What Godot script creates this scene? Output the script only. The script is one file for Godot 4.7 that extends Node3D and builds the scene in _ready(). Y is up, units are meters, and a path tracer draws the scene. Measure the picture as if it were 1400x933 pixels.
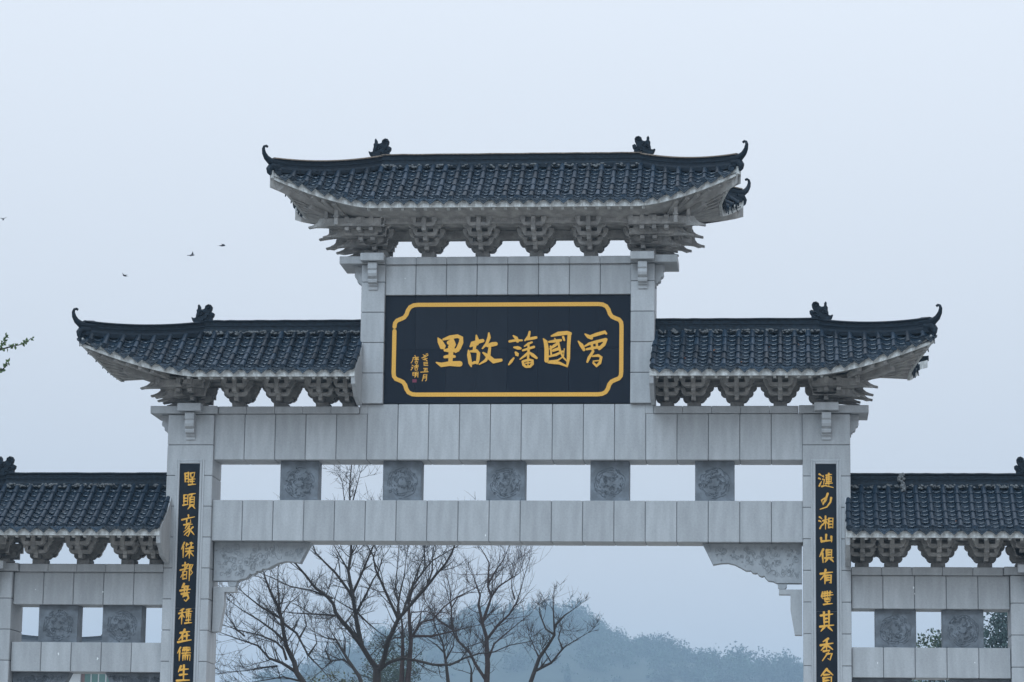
extends Node3D
# A stone memorial gateway with tiled roofs, bare trees and a hazy wooded hill behind it, under an overcast sky.

const ZC := -0.375          # centre line of the gateway, front faces of the pillars at z = 0
const EO := 1.19            # eave, metres out from the centre line
var rng := RandomNumberGenerator.new()
var mats := {}
var shared := {}
var gate: Node3D

# ---------------------------------------------------------------- mesh building
class MB:
	var v := PackedVector3Array()
	var n := PackedVector3Array()
	func tri(a: Vector3, b: Vector3, c: Vector3) -> void:      # counter-clockwise seen from outside
		var q := (b - a).cross(c - a)
		if q.length_squared() < 1e-16:
			return
		q = q.normalized()
		v.append(a); v.append(c); v.append(b)
		n.append(q); n.append(q); n.append(q)
	func quad(a: Vector3, b: Vector3, c: Vector3, d: Vector3) -> void:
		tri(a, b, c)
		tri(a, c, d)
	func tri_out(a: Vector3, b: Vector3, c: Vector3, o: Vector3) -> void:
		if (b - a).cross(c - a).dot((a + b + c) / 3.0 - o) < 0.0:
			tri(a, c, b)
		else:
			tri(a, b, c)
	func quad_out(a: Vector3, b: Vector3, c: Vector3, d: Vector3, o: Vector3) -> void:
		tri_out(a, b, c, o)
		tri_out(a, c, d, o)
	func smooth(a: Vector3, b: Vector3, c: Vector3, na: Vector3, nb: Vector3, nc: Vector3) -> void:
		if (b - a).cross(c - a).dot(na + nb + nc) < 0.0:
			v.append(a); v.append(b); v.append(c)
			n.append(na); n.append(nb); n.append(nc)
		else:
			v.append(a); v.append(c); v.append(b)
			n.append(na); n.append(nc); n.append(nb)
	func box(lo: Vector3, hi: Vector3, bev := 0.006, t := Transform3D()) -> void:
		var c := (lo + hi) / 2.0
		var h := (hi - lo) / 2.0
		bev = minf(bev, minf(h.x, minf(h.y, h.z)) * 0.6)
		var o := t * c
		var p := func(s: Vector3, ax: int) -> Vector3:
			var r := h
			for i in 3:
				if i != ax:
					r[i] -= bev
			return t * (c + s * r)
		for ax in 3:
			var b := (ax + 1) % 3
			var d := (ax + 2) % 3
			for s in [-1.0, 1.0]:
				var q := []
				for k in [[-1.0, -1.0], [1.0, -1.0], [1.0, 1.0], [-1.0, 1.0]]:
					var sg := Vector3.ZERO
					sg[ax] = s; sg[b] = k[0]; sg[d] = k[1]
					q.append(p.call(sg, ax))
				quad_out(q[0], q[1], q[2], q[3], o)
		for ax in 3:                                           # edges that run along ax
			var b := (ax + 1) % 3
			var d := (ax + 2) % 3
			for k in [[-1.0, -1.0], [1.0, -1.0], [1.0, 1.0], [-1.0, 1.0]]:
				var s0 := Vector3.ZERO
				s0[ax] = -1.0; s0[b] = k[0]; s0[d] = k[1]
				var s1 := s0
				s1[ax] = 1.0
				quad_out(p.call(s0, b), p.call(s1, b), p.call(s1, d), p.call(s0, d), o)
		for x in [-1.0, 1.0]:
			for y in [-1.0, 1.0]:
				for z in [-1.0, 1.0]:
					var s := Vector3(x, y, z)
					tri_out(p.call(s, 0), p.call(s, 1), p.call(s, 2), o)
	func prism(poly: PackedVector2Array, z0: float, z1: float, t := Transform3D(), inset := 0.0) -> void:
		if Geometry2D.is_polygon_clockwise(poly):
			poly = poly.duplicate()
			poly.reverse()
		if t.basis.determinant() < 0.0:                        # mirrored: turn the outline round
			poly = poly.duplicate()
			poly.reverse()
		var idx := Geometry2D.triangulate_polygon(poly)
		var m := poly.size()
		var caps := []
		var c := Vector2.ZERO
		for q in poly:
			c += q / m
		for zz in [z0, z1]:
			var ring := PackedVector2Array()
			for q in poly:
				ring.append(q + (c - q).normalized() * minf(inset, (c - q).length() * 0.5))
			caps.append(ring)
		var nz := (t.basis * Vector3(0, 0, 1)).normalized()
		for i in range(0, idx.size(), 3):
			for e in 2:
				var zz: float = [z0, z1][e]
				var q: PackedVector2Array = caps[e]
				var a := t * Vector3(q[idx[i]].x, q[idx[i]].y, zz)
				var b := t * Vector3(q[idx[i + 1]].x, q[idx[i + 1]].y, zz)
				var d := t * Vector3(q[idx[i + 2]].x, q[idx[i + 2]].y, zz)
				var want := nz if (zz == z1) == (z1 > z0) else -nz
				if (b - a).cross(d - a).dot(want) < 0.0:
					tri(a, d, b)
				else:
					tri(a, b, d)
		var flip := (z1 < z0)
		for i in m:
			var j := (i + 1) % m
			var zi0 := z0 + signf(z1 - z0) * inset
			var zi1 := z1 - signf(z1 - z0) * inset
			var a := t * Vector3(poly[i].x, poly[i].y, zi0)
			var b := t * Vector3(poly[j].x, poly[j].y, zi0)
			var d := t * Vector3(poly[j].x, poly[j].y, zi1)
			var e := t * Vector3(poly[i].x, poly[i].y, zi1)
			if flip:
				quad(b, a, e, d)
			else:
				quad(a, b, d, e)
			if inset > 0.0:
				var f := t * Vector3(caps[1][i].x, caps[1][i].y, z1)
				var g := t * Vector3(caps[1][j].x, caps[1][j].y, z1)
				quad(e, d, g, f)
				var f0 := t * Vector3(caps[0][i].x, caps[0][i].y, z0)
				var g0 := t * Vector3(caps[0][j].x, caps[0][j].y, z0)
				quad(b, a, f0, g0)
	func tube(pts: Array, rad: Array, sides := 6, caps := true) -> void:
		var m := pts.size()
		var up := Vector3(0.31, 0.2, 0.93).normalized()
		var prev := []
		var prevn := []
		for i in m:
			var d: Vector3 = (pts[mini(i + 1, m - 1)] - pts[maxi(i - 1, 0)])
			d = d.normalized()
			var s := d.cross(up)
			if s.length() < 0.05:
				s = d.cross(Vector3(1, 0, 0))
			s = s.normalized()
			var w := s.cross(d)
			up = w if w.dot(up) > 0 else -w
			var ring := []
			var nr := []
			for k in sides:
				var a := TAU * k / sides
				var q := s * cos(a) + w * sin(a)
				ring.append(pts[i] + q * rad[i])
				nr.append(q)
			if i > 0:
				for k in sides:
					var k2 := (k + 1) % sides
					smooth(prev[k], prev[k2], ring[k2], prevn[k], prevn[k2], nr[k2])
					smooth(prev[k], ring[k2], ring[k], prevn[k], nr[k2], nr[k])
			if caps and (i == 0 or i == m - 1):
				var o: Vector3 = pts[i] + d * (0.01 if i == 0 else -0.01)
				for k in sides:
					tri_out(pts[i], ring[k], ring[(k + 1) % sides], o)
			prev = ring
			prevn = nr
	# outline `prof` (sideways, up) swept along a path; `side` vectors are level
	func sweep(path: Array, prof: PackedVector2Array, scale: Array = [], closed := true) -> void:
		var m := path.size()
		var rings := []
		for i in m:
			var d: Vector3 = path[mini(i + 1, m - 1)] - path[maxi(i - 1, 0)]
			var s := Vector3(d.z, 0, -d.x).normalized()
			var k: float = scale[i] if scale.size() else 1.0
			var r := []
			for q in prof:
				r.append(path[i] + s * q.x * k + Vector3(0, q.y * k, 0))
			rings.append(r)
		for i in m - 1:
			for j in prof.size() - (0 if closed else 1):
				var j2 := (j + 1) % prof.size()
				var o: Vector3 = (path[i] + path[i + 1]) / 2.0 + Vector3(0, 0.08, 0)
				quad_out(rings[i][j], rings[i][j2], rings[i + 1][j2], rings[i + 1][j], o)
		if closed:
			var idx := Geometry2D.triangulate_polygon(prof)
			for e in [0, m - 1]:
				var o: Vector3 = path[1 if e == 0 else m - 2]
				for i in range(0, idx.size(), 3):
					tri_out(rings[e][idx[i]], rings[e][idx[i + 1]], rings[e][idx[i + 2]], o)
	# raised half-round ribbon on a plane (carving, brush strokes); pts are Vector3(x, y, width)
	func ribbon(pts: Array, z: float, h: float, t := Transform3D(), flat_top := false) -> void:
		var m := pts.size()
		var L := []
		var R := []
		var P := []
		for i in m:
			var a: Vector3 = pts[maxi(i - 1, 0)]
			var b: Vector3 = pts[mini(i + 1, m - 1)]
			var d := Vector2(b.x - a.x, b.y - a.y).normalized()
			var nn: Vector2 = Vector2(-d.y, d.x) * pts[i].z / 2.0
			L.append(Vector3(pts[i].x + nn.x, pts[i].y + nn.y, z))
			R.append(Vector3(pts[i].x - nn.x, pts[i].y - nn.y, z))
			P.append(Vector3(pts[i].x, pts[i].y, z))
		var e0: Vector2 = Vector2(pts[0].x - pts[1].x, pts[0].y - pts[1].y).normalized() * pts[0].z * 0.45
		var e1: Vector2 = Vector2(pts[m - 1].x - pts[m - 2].x, pts[m - 1].y - pts[m - 2].y).normalized() * pts[m - 1].z * 0.45
		var up := Vector3(0, 0, h)
		if flat_top:
			for i in m - 1:
				quad(t * (R[i] + up), t * (R[i + 1] + up), t * (L[i + 1] + up), t * (L[i] + up))
				quad(t * R[i], t * R[i + 1], t * (R[i + 1] + up), t * (R[i] + up))
				quad(t * L[i + 1], t * L[i], t * (L[i] + up), t * (L[i + 1] + up))
			for e in [[0, e0], [m - 1, e1]]:
				var i: int = e[0]
				var q: Vector2 = e[1]
				var tip: Vector3 = P[i] + Vector3(q.x, q.y, 0)
				var s1: Vector3 = L[i].lerp(P[i], 0.3) + Vector3(q.x, q.y, 0) * 0.75
				var s2: Vector3 = R[i].lerp(P[i], 0.3) + Vector3(q.x, q.y, 0) * 0.75
				var fan := [L[i], s1, tip, s2, R[i]]
				for k in 4:
					tri_out(t * (P[i] + up), t * (fan[k] + up), t * (fan[k + 1] + up), t * (P[i] + Vector3(0, 0, -1)))
					quad_out(t * fan[k], t * fan[k + 1], t * (fan[k + 1] + up), t * (fan[k] + up), t * P[i])
		else:
			for i in m - 1:
				quad_out(t * L[i], t * L[i + 1], t * (P[i + 1] + up), t * (P[i] + up), t * (P[i] - up * 3.0 + (R[i] - L[i])))
				quad_out(t * R[i], t * R[i + 1], t * (P[i + 1] + up), t * (P[i] + up), t * (P[i] - up * 3.0 + (L[i] - R[i])))
			tri_out(t * L[0], t * R[0], t * (P[0] + up), t * P[1])
			tri_out(t * L[m - 1], t * R[m - 1], t * (P[m - 1] + up), t * P[m - 2])
	func mesh() -> ArrayMesh:
		var a := []
		a.resize(Mesh.ARRAY_MAX)
		a[Mesh.ARRAY_VERTEX] = v
		a[Mesh.ARRAY_NORMAL] = n
		var r := ArrayMesh.new()
		r.add_surface_from_arrays(Mesh.PRIMITIVE_TRIANGLES, a)
		return r

func part(parent: Node, called: String, m: Mesh, mat: Material, t := Transform3D()) -> MeshInstance3D:
	var o := MeshInstance3D.new()
	o.name = called
	o.mesh = m
	o.material_override = mat
	o.transform = t
	parent.add_child(o, true)
	return o

func holder(parent: Node, called: String, at := Vector3.ZERO) -> Node3D:
	var o := Node3D.new()
	o.name = called
	o.position = at
	parent.add_child(o, true)
	return o

func tag(o: Node, label: String, category := "", group := "", kind := "") -> Node:
	if label: o.set_meta("label", label)
	if category: o.set_meta("category", category)
	if group: o.set_meta("group", group)
	if kind: o.set_meta("kind", kind)
	return o

func boxmesh(size: Vector3, bev := 0.006) -> ArrayMesh:
	var key := "%.3f %.3f %.3f %.3f" % [size.x, size.y, size.z, bev]
	if not shared.has(key):
		var m := MB.new()
		m.box(-size / 2.0, size / 2.0, bev)
		shared[key] = m.mesh()
	return shared[key]

func slab(parent: Node, called: String, lo: Vector3, hi: Vector3, mat: Material, bev := 0.006) -> MeshInstance3D:
	return part(parent, called, boxmesh(hi - lo, bev), mat, Transform3D(Basis(), (lo + hi) / 2.0))

# ---------------------------------------------------------------- materials
func lin(r: float, g: float, b: float) -> Color:
	return Color(r, g, b).linear_to_srgb()

func noise_image(size: int, freq: float, sd: int, kind := FastNoiseLite.TYPE_SIMPLEX_SMOOTH, oct := 4) -> Image:
	var f := FastNoiseLite.new()
	f.noise_type = kind
	f.seed = sd
	f.frequency = freq
	f.fractal_octaves = oct
	return f.get_seamless_image(size, size)

func grain_texture(size: int, sd: int, fine: float, broad: float, fleck: float) -> ImageTexture:
	var a := noise_image(size, 0.35, sd, FastNoiseLite.TYPE_SIMPLEX_SMOOTH, 2)
	var b := noise_image(size, 0.02, sd + 1)
	var c := noise_image(size, 0.6, sd + 2, FastNoiseLite.TYPE_VALUE, 1)
	var im := Image.create(size, size, false, Image.FORMAT_RGB8)
	for y in size:
		for x in size:
			var g := 0.945 + (a.get_pixel(x, y).r - 0.5) * fine + (b.get_pixel(x, y).r - 0.5) * broad
			var s := c.get_pixel(x, y).r
			if s > 0.8: g += fleck * (s - 0.8) * 5.0
			if s < 0.2: g -= fleck * (0.2 - s) * 5.0
			g = clampf(g, 0.05, 1.0)
			im.set_pixel(x, y, Color(g, g, g))
	return ImageTexture.create_from_image(im)

func patch_texture(size: int, sd: int, freq: float, low: float, sharp: float) -> ImageTexture:
	var a := noise_image(size, freq, sd, FastNoiseLite.TYPE_SIMPLEX_SMOOTH, 5)
	var im := Image.create(size, size, false, Image.FORMAT_RGB8)
	for y in size:
		for x in size:
			var g := clampf((a.get_pixel(x, y).r - 0.5) * sharp + 0.5, 0.0, 1.0)
			g = lerpf(low, 1.0, g)
			im.set_pixel(x, y, Color(g, g, g))
	return ImageTexture.create_from_image(im)

func surface(called: String, c: Color, rough: float, tex: Texture2D = null, scale := Vector3.ONE, spec := 0.5) -> StandardMaterial3D:
	var m := StandardMaterial3D.new()
	m.resource_name = called
	m.albedo_color = c
	m.roughness = rough
	m.metallic_specular = spec
	if tex:
		m.albedo_texture = tex
		m.uv1_triplanar = true
		m.uv1_world_triplanar = true
		m.uv1_scale = scale
	return m

func stained(m: StandardMaterial3D, tex: Texture2D, scale: Vector3) -> StandardMaterial3D:
	m.detail_enabled = true
	m.detail_blend_mode = BaseMaterial3D.BLEND_MODE_MUL
	m.detail_albedo = tex
	m.detail_uv_layer = BaseMaterial3D.DETAIL_UV_2
	m.uv2_triplanar = true
	m.uv2_world_triplanar = true
	m.uv2_scale = scale
	return m

func make_materials() -> void:
	var grain := grain_texture(512, 3, 0.20, 0.07, 0.18)
	var rough_grain := grain_texture(512, 9, 0.20, 0.14, 0.12)
	var streak := patch_texture(512, 21, 0.012, 0.93, 1.6)
	var blotch := patch_texture(512, 33, 0.012, 0.80, 1.8)
	var lichen := patch_texture(512, 44, 0.03, 0.62, 2.2)
	for i in 5:
		var k: float = [0.425, 0.45, 0.44, 0.465, 0.41][i]
		mats["granite%d" % i] = stained(surface("grey granite", lin(k * 0.985, k * 1.0, k * 1.02), 0.62, grain, Vector3.ONE * 2.2), streak, Vector3(0.9, 0.16, 0.9))
	mats.carved = stained(surface("carved dark granite", lin(0.195, 0.22, 0.25), 0.62, grain, Vector3.ONE * 2.2), blotch, Vector3.ONE * 0.6)
	mats.brace = stained(surface("carved grey granite", lin(0.355, 0.372, 0.39), 0.7, grain, Vector3.ONE * 2.2), streak, Vector3(0.9, 0.3, 0.9))
	for i in 4:                                          # bracket stone, four casual tones dealt out at random
		var k: float = [0.43, 0.45, 0.40, 0.445][i]
		mats["bracket%d" % i] = stained(surface("bracket stone", lin(k, k * 0.955, k * 0.91), 0.8, rough_grain, Vector3.ONE * 2.6), blotch, Vector3.ONE * 0.7)
	mats.joint = surface("mortar joint", lin(0.10, 0.105, 0.11), 0.95)
	mats.white = stained(surface("limewashed eave board", lin(0.70, 0.70, 0.68), 0.85, rough_grain, Vector3.ONE * 3.0), blotch, Vector3(2.0, 0.8, 2.0))
	for i in 4:
		var k: float = [0.030, 0.042, 0.023, 0.056][i]
		mats["tile%d" % i] = stained(surface("blue-grey clay tile", lin(k * 0.42, k * 0.92, k * 1.55), 0.42, rough_grain, Vector3.ONE * 5.0, 0.34), lichen, Vector3.ONE * 2.3)
	mats.pan = stained(surface("blue-grey pan tile", lin(0.022, 0.045, 0.072), 0.25, rough_grain, Vector3.ONE * 5.0), lichen, Vector3.ONE * 3.1)
	mats.ridge = stained(surface("dark ridge tile", lin(0.009, 0.021, 0.035), 0.55, rough_grain, Vector3.ONE * 3.0, 0.3), lichen, Vector3(0.8, 1.4, 0.8))
	mats.cap = stained(surface("weathered ridge mortar", lin(0.24, 0.185, 0.14), 0.9, rough_grain, Vector3.ONE * 3.0), lichen, Vector3.ONE * 1.7)
	mats.mortar = stained(surface("pale lime mortar", lin(0.22, 0.23, 0.235), 0.9, rough_grain, Vector3.ONE * 4.0), lichen, Vector3.ONE * 2.4)
	for i in 3:
		var k: float = [0.0, 0.0035, -0.002][i]
		mats["plaque%d" % i] = stained(surface("polished black granite", lin(0.0045 + k, 0.0095 + k, 0.019 + k), 0.5, grain, Vector3.ONE * 3.0, 0.3), streak, Vector3(1.0, 0.2, 1.0))
	mats.board = surface("black granite board", lin(0.0045, 0.009, 0.016), 0.5, grain, Vector3.ONE * 3.0, 0.3)
	mats.gold = surface("gold paint", lin(0.80, 0.41, 0.05), 0.5, rough_grain, Vector3.ONE * 4.0)
	mats.dropping = surface("white droppings", lin(0.75, 0.76, 0.75), 0.9)
	mats.dead_leaf = surface("dead leaf", lin(0.42, 0.16, 0.06), 0.8)
	mats.red = surface("red seal paint", lin(0.16, 0.02, 0.05), 0.6)
	mats.bark = stained(surface("dark bark", lin(0.042, 0.031, 0.026), 0.9, rough_grain, Vector3.ONE * 4.0), blotch, Vector3.ONE * 2.0)
	mats.bark2 = stained(surface("reddish bark", lin(0.055, 0.034, 0.030), 0.9, rough_grain, Vector3.ONE * 4.0), blotch, Vector3.ONE * 2.0)
	mats.leaf = surface("spring leaf", lin(0.05, 0.085, 0.025), 0.6)
	mats.leaf.backlight_enabled = true
	mats.leaf.backlight = lin(0.05, 0.09, 0.02)
	mats.evergreen = surface("evergreen needles", lin(0.030, 0.052, 0.032), 0.8)
	mats.evergreen.vertex_color_use_as_albedo = true
	mats.broadleaf = surface("olive foliage", lin(0.060, 0.080, 0.035), 0.8)
	mats.wood_far = surface("hill woodland", Color(1, 1, 1), 0.9)
	mats.wood_far.vertex_color_use_as_albedo = true
	mats.hill = surface("woodland floor", lin(0.035, 0.050, 0.030), 0.95, blotch, Vector3.ONE * 0.02)
	mats.ground = surface("pale paving and earth", lin(0.33, 0.315, 0.29), 0.9, rough_grain, Vector3.ONE * 0.4)
	mats.bird = surface("dark plumage", lin(0.02, 0.02, 0.025), 0.7)
	mats.pink = surface("pink render", lin(0.30, 0.19, 0.17), 0.9, blotch, Vector3.ONE * 0.3)
	mats.house_white = surface("white trim", lin(0.55, 0.55, 0.54), 0.8)
	mats.house_green = surface("green window", lin(0.10, 0.20, 0.17), 0.3)
	mats.house_roof = surface("dark roof tile", lin(0.035, 0.042, 0.050), 0.7, rough_grain, Vector3.ONE * 0.6)

func bracket_stone() -> Material:
	return mats["bracket%d" % rng.randi_range(0, 3)]

func granite() -> Material:
	return mats["granite%d" % rng.randi_range(0, 4)]
# ---------------------------------------------------------------- stone work
func stone_row(parent: Node, called: String, x0: float, x1: float, y0: float, y1: float, zf: float, zb: float, count: int, bev := 0.007) -> void:
	var w := (x1 - x0) / count
	for i in count:
		slab(parent, called, Vector3(x0 + w * i + 0.0045, y0, zb), Vector3(x0 + w * (i + 1) - 0.0045, y1, zf + rng.randf_range(-0.002, 0.002)), granite(), bev)
	for i in rng.randi_range(1, 3):                      # white spatters left by birds
		var m := MB.new()
		var q := Vector2(rng.randf_range(x0 + 0.1, x1 - 0.1), rng.randf_range(y0 + 0.08, y1 - 0.05))
		var poly := PackedVector2Array()
		var sz := rng.randf_range(0.007, 0.018)
		for k in 9:
			poly.append(q + Vector2(cos(TAU * k / 9.0) * 0.8, sin(TAU * k / 9.0) * 1.3) * sz * rng.randf_range(0.5, 1.3))
		m.prism(poly, zf - 0.001, zf + 0.005)
		part(parent, "dropping", m.mesh(), mats.dropping)
	slab(parent, "mortar_core", Vector3(x0 + 0.02, y0 + 0.012, zb + 0.012), Vector3(x1 - 0.02, y1 - 0.012, zf - 0.012), mats.joint, 0.0)

func pillar(xc: float, half: float, y_top: float, joints: Array) -> Node3D:
	var p := holder(gate, "pillar", Vector3(xc, 0, ZC))
	var ys := [0.0] + joints + [y_top]
	for i in ys.size() - 1:
		slab(p, "stone_block", Vector3(-half, ys[i] + 0.004, -0.375), Vector3(half, ys[i + 1] - 0.004, 0.375), granite(), 0.008)
	slab(p, "mortar_core", Vector3(-half + 0.014, 0.01, -0.361), Vector3(half - 0.014, y_top - 0.01, 0.361), mats.joint, 0.0)
	return p

# cap slab across the pillar, cap block through it, scroll corbels below
func pillar_cap(p: Node3D, s: float, half: float, y: float, out_half: float, in_half: float) -> void:
	var x0 := -in_half if s > 0 else -out_half
	var x1 := out_half if s > 0 else in_half
	slab(p, "cap_stone", Vector3(x0, y, -0.42), Vector3(x1, y + 0.128, 0.42), granite(), 0.008)
	for zs in [1.0, -1.0]:
		var b0: float = 0.423 if zs > 0 else -0.60
		var b1: float = 0.60 if zs > 0 else -0.423
		slab(p, "cap_block", Vector3(-0.195, y + 0.02, b0), Vector3(0.195, y + 0.15, b1), mats.granite3, 0.008)
	var prof := PackedVector2Array([Vector2(0, 0), Vector2(0.17, 0), Vector2(0.17, -0.10), Vector2(0.15, -0.125), Vector2(0.155, -0.14), Vector2(0.165, -0.18), Vector2(0.15, -0.225), Vector2(0.115, -0.25), Vector2(0.10, -0.26), Vector2(0.11, -0.285), Vector2(0.10, -0.32), Vector2(0.07, -0.335), Vector2(0.05, -0.34), Vector2(0.05, -0.365), Vector2(0.02, -0.37), Vector2(0.02, -0.43), Vector2(0, -0.43)])
	var m := MB.new()
	m.prism(prof, -0.075, 0.075, Transform3D(Basis(Vector3(0, 0, 1), Vector3(0, 1, 0), Vector3(-1, 0, 0)), Vector3.ZERO), 0.004)
	part(p, "corbel", m.mesh(), mats.granite3, Transform3D(Basis(), Vector3(0, y - 0.002, 0.376)))
	m = MB.new()
	var k := 0.85
	var side := PackedVector2Array()
	for q in prof:
		side.append(Vector2(q.x * k, q.y * (0.80 if half > 0.3 else 0.86)))
	m.prism(side, -0.11, 0.11, Transform3D(Basis(Vector3(s, 0, 0), Vector3(0, 1, 0), Vector3(0, 0, 1)), Vector3.ZERO), 0.004)
	part(p, "side_corbel", m.mesh(), mats.granite1, Transform3D(Basis(), Vector3(s * (half + 0.001), y - 0.002, 0.12)))

func swirl(m: MB, c: Vector2, r: float, turns: float, w: float, h: float, dir: float, start: float) -> void:
	var pts := []
	var k := int(6 + turns * 8)
	for i in k + 1:
		var f := float(i) / k
		var a := start + dir * f * turns * TAU
		var rr := r * (1.0 - 0.75 * f)
		pts.append(Vector3(c.x + cos(a) * rr, c.y + sin(a) * rr, w * (0.5 + 0.6 * sin(PI * minf(1.0, f + 0.15)))))
	m.ribbon(pts, 0.0, h * 0.8)

func medallion(sd: int) -> ArrayMesh:
	var m := MB.new()
	var r := RandomNumberGenerator.new()
	r.seed = sd
	var ring := []
	var ra := r.randf_range(0.0, 5.0)
	var rr0 := r.randf_range(0.055, 0.09)
	for i in 13:
		var a := TAU * i / 18.0 + ra
		ring.append(Vector3(cos(a) * rr0, sin(a) * rr0 + 0.02, 0.010 + 0.008 * r.randf()))
	m.ribbon(ring, 0.0, 0.010)
	for lobe in 3:                                   # scalloped outline of the cloud collar
		var pts := []
		for i in 65:
			var a := TAU * i / 64.0
			var rr := (0.245 - 0.035 * lobe) * (1.0 + 0.09 * absf(sin(a * 3.0 + 0.5 + 0.2 * lobe)) - 0.05) + r.randf_range(-0.006, 0.006)
			if r.randf() < 0.82:
				pts.append(Vector3(cos(a) * rr, sin(a) * rr * 0.98, 0.012 + 0.008 * r.randf()))
			else:
				if pts.size() > 2: m.ribbon(pts, 0.0, 0.010)
				pts = []
		if pts.size() > 2: m.ribbon(pts, 0.0, 0.010)
	for i in 90:
		var a := r.randf() * TAU
		var d := 0.05 + r.randf() * 0.20
		swirl(m, Vector2(cos(a) * d, sin(a) * d), r.randf_range(0.010, 0.034), r.randf_range(0.4, 1.2), r.randf_range(0.006, 0.012), r.randf_range(0.006, 0.014), -1.0 if r.randf() < 0.5 else 1.0, r.randf() * TAU)
	for s in [Vector2(-0.27, -0.28), Vector2(0.27, -0.28)]:
		swirl(m, s, 0.02, 0.8, 0.012, 0.01, 1.0, r.randf() * TAU)
	return m.mesh()

func strut_panel(xc: float, y0: float, y1: float, half: float, sd: int) -> void:
	var p := holder(gate, "carved_panel", Vector3(xc, (y0 + y1) / 2.0, -0.2))
	var h := (y1 - y0) / 2.0
	slab(p, "slab", Vector3(-half, -h, -0.34), Vector3(half, h, 0), mats.carved, 0.006)
	part(p, "relief", medallion(sd), mats.carved, Transform3D(Basis(), Vector3(0, -0.03, 0.0)))

func brace_relief(sd: int, outline: PackedVector2Array, count: int) -> ArrayMesh:
	var m := MB.new()
	var r := RandomNumberGenerator.new()
	r.seed = sd
	var lo := outline[0]
	var hi := outline[0]
	for q in outline:
		lo = lo.min(q)
		hi = hi.max(q)
	var done := 0
	for k in 2400:
		if done >= count: break
		var c := Vector2(r.randf_range(lo.x, hi.x), r.randf_range(lo.y, hi.y))
		var rr := r.randf_range(0.014, 0.065)
		var ok := true
		for i in 8:
			var a := TAU * i / 8.0
			ok = ok and Geometry2D.is_point_in_polygon(c + Vector2(cos(a), sin(a)) * (rr + 0.03), outline)
		if ok:
			swirl(m, c, rr, r.randf_range(0.6, 1.6), r.randf_range(0.007, 0.014), r.randf_range(0.007, 0.013), -1.0 if r.randf() < 0.5 else 1.0, r.randf() * TAU)
			done += 1
	return m.mesh()

# carved brace in the corner under a beam; s = +1 when the pillar is on its +x side
func brace(x_pillar: float, y_beam: float, s: float, k: float, sd: int, mat: Material, feet: bool) -> void:
	var b := holder(gate, "corner_brace", Vector3(x_pillar, y_beam - 0.002, -0.24))
	var wing := [[0, 0], [-1.60, 0], [-1.43, -0.34], [-1.31, -0.318], [-1.20, -0.312], [-1.08, -0.338], [-0.97, -0.395], [-0.90, -0.437], [-0.82, -0.437], [-0.79, -0.475], [-0.745, -0.482], [-0.715, -0.472], [-0.685, -0.515], [-0.64, -0.535], [-0.60, -0.52], [-0.575, -0.56], [-0.535, -0.60], [-0.46, -0.608], [-0.40, -0.638], [0, -0.638]]
	var poly := PackedVector2Array()
	for q in wing:
		poly.append(Vector2(q[0] * k, q[1] * k))
	var t := Transform3D(Basis(Vector3(s, 0, 0), Vector3(0, 1, 0), Vector3(0, 0, 1)), Vector3.ZERO)
	var m := MB.new()
	m.prism(poly, -0.24, 0.0, t, 0.006)
	part(b, "wing", m.mesh(), mat)
	part(b, "relief", brace_relief(sd, poly, 110), mat, t)
	if feet:
		m = MB.new()
		m.prism(PackedVector2Array([Vector2(-0.39, -0.64), Vector2(-0.24, -0.64), Vector2(-0.245, -0.70), Vector2(-0.275, -0.735), Vector2(-0.36, -0.735), Vector2(-0.385, -0.70)]), -0.22, -0.02, t, 0.004)
		part(b, "bearing_block", m.mesh(), mat)
		m = MB.new()
		m.prism(PackedVector2Array([Vector2(-0.37, -0.737), Vector2(0, -0.737), Vector2(0, -1.47), Vector2(-0.115, -1.47), Vector2(-0.185, -1.05), Vector2(-0.185, -0.815), Vector2(-0.37, -0.815)]), -0.22, -0.02, t, 0.005)
		part(b, "stone_console", m.mesh(), mats.granite1)

# ---------------------------------------------------------------- bracket sets under the eaves
func bracket_tiers(n: int) -> Array:
	var r := []
	for k in n:
		r.append([(0.19 if n == 3 else 0.17) + 0.12 * k, 0.325 + 0.21 * k])    # height of the tier, reach
	return r

func cross_arm_mesh(w: float) -> ArrayMesh:
	var key := "cross%.3f" % w
	if not shared.has(key):
		var m := MB.new()
		var h := w / 2.0
		m.prism(PackedVector2Array([Vector2(-h, 0.155), Vector2(-h, 0.095), Vector2(-h + 0.018, 0.085), Vector2(-h + 0.022, 0.045), Vector2(-h + 0.06, 0.005), Vector2(-h + 0.08, 0), Vector2(h - 0.08, 0), Vector2(h - 0.06, 0.005), Vector2(h - 0.022, 0.045), Vector2(h - 0.018, 0.085), Vector2(h, 0.095), Vector2(h, 0.155), Vector2(h - 0.085, 0.155), Vector2(h - 0.08, 0.10), Vector2(h - 0.075, 0.058), Vector2(-h + 0.075, 0.058), Vector2(-h + 0.08, 0.10), Vector2(-h + 0.085, 0.155)]), -0.045, 0.045, Transform3D(), 0.005)
		shared[key] = m.mesh()
	return shared[key]

func wall_arm_mesh(w: float, h: float) -> ArrayMesh:
	var key := "wall%.3f %.3f" % [w, h]
	if not shared.has(key):
		var m := MB.new()
		var a := w / 2.0
		m.prism(PackedVector2Array([Vector2(-a, h), Vector2(-a, h * 0.55), Vector2(-a + 0.012, h * 0.3), Vector2(-a + 0.035, h * 0.08), Vector2(-a + 0.06, 0), Vector2(a - 0.06, 0), Vector2(a - 0.035, h * 0.08), Vector2(a - 0.012, h * 0.3), Vector2(a, h * 0.55), Vector2(a, h)]), -0.07, 0.07, Transform3D(), 0.005)
		shared[key] = m.mesh()
	return shared[key]

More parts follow.
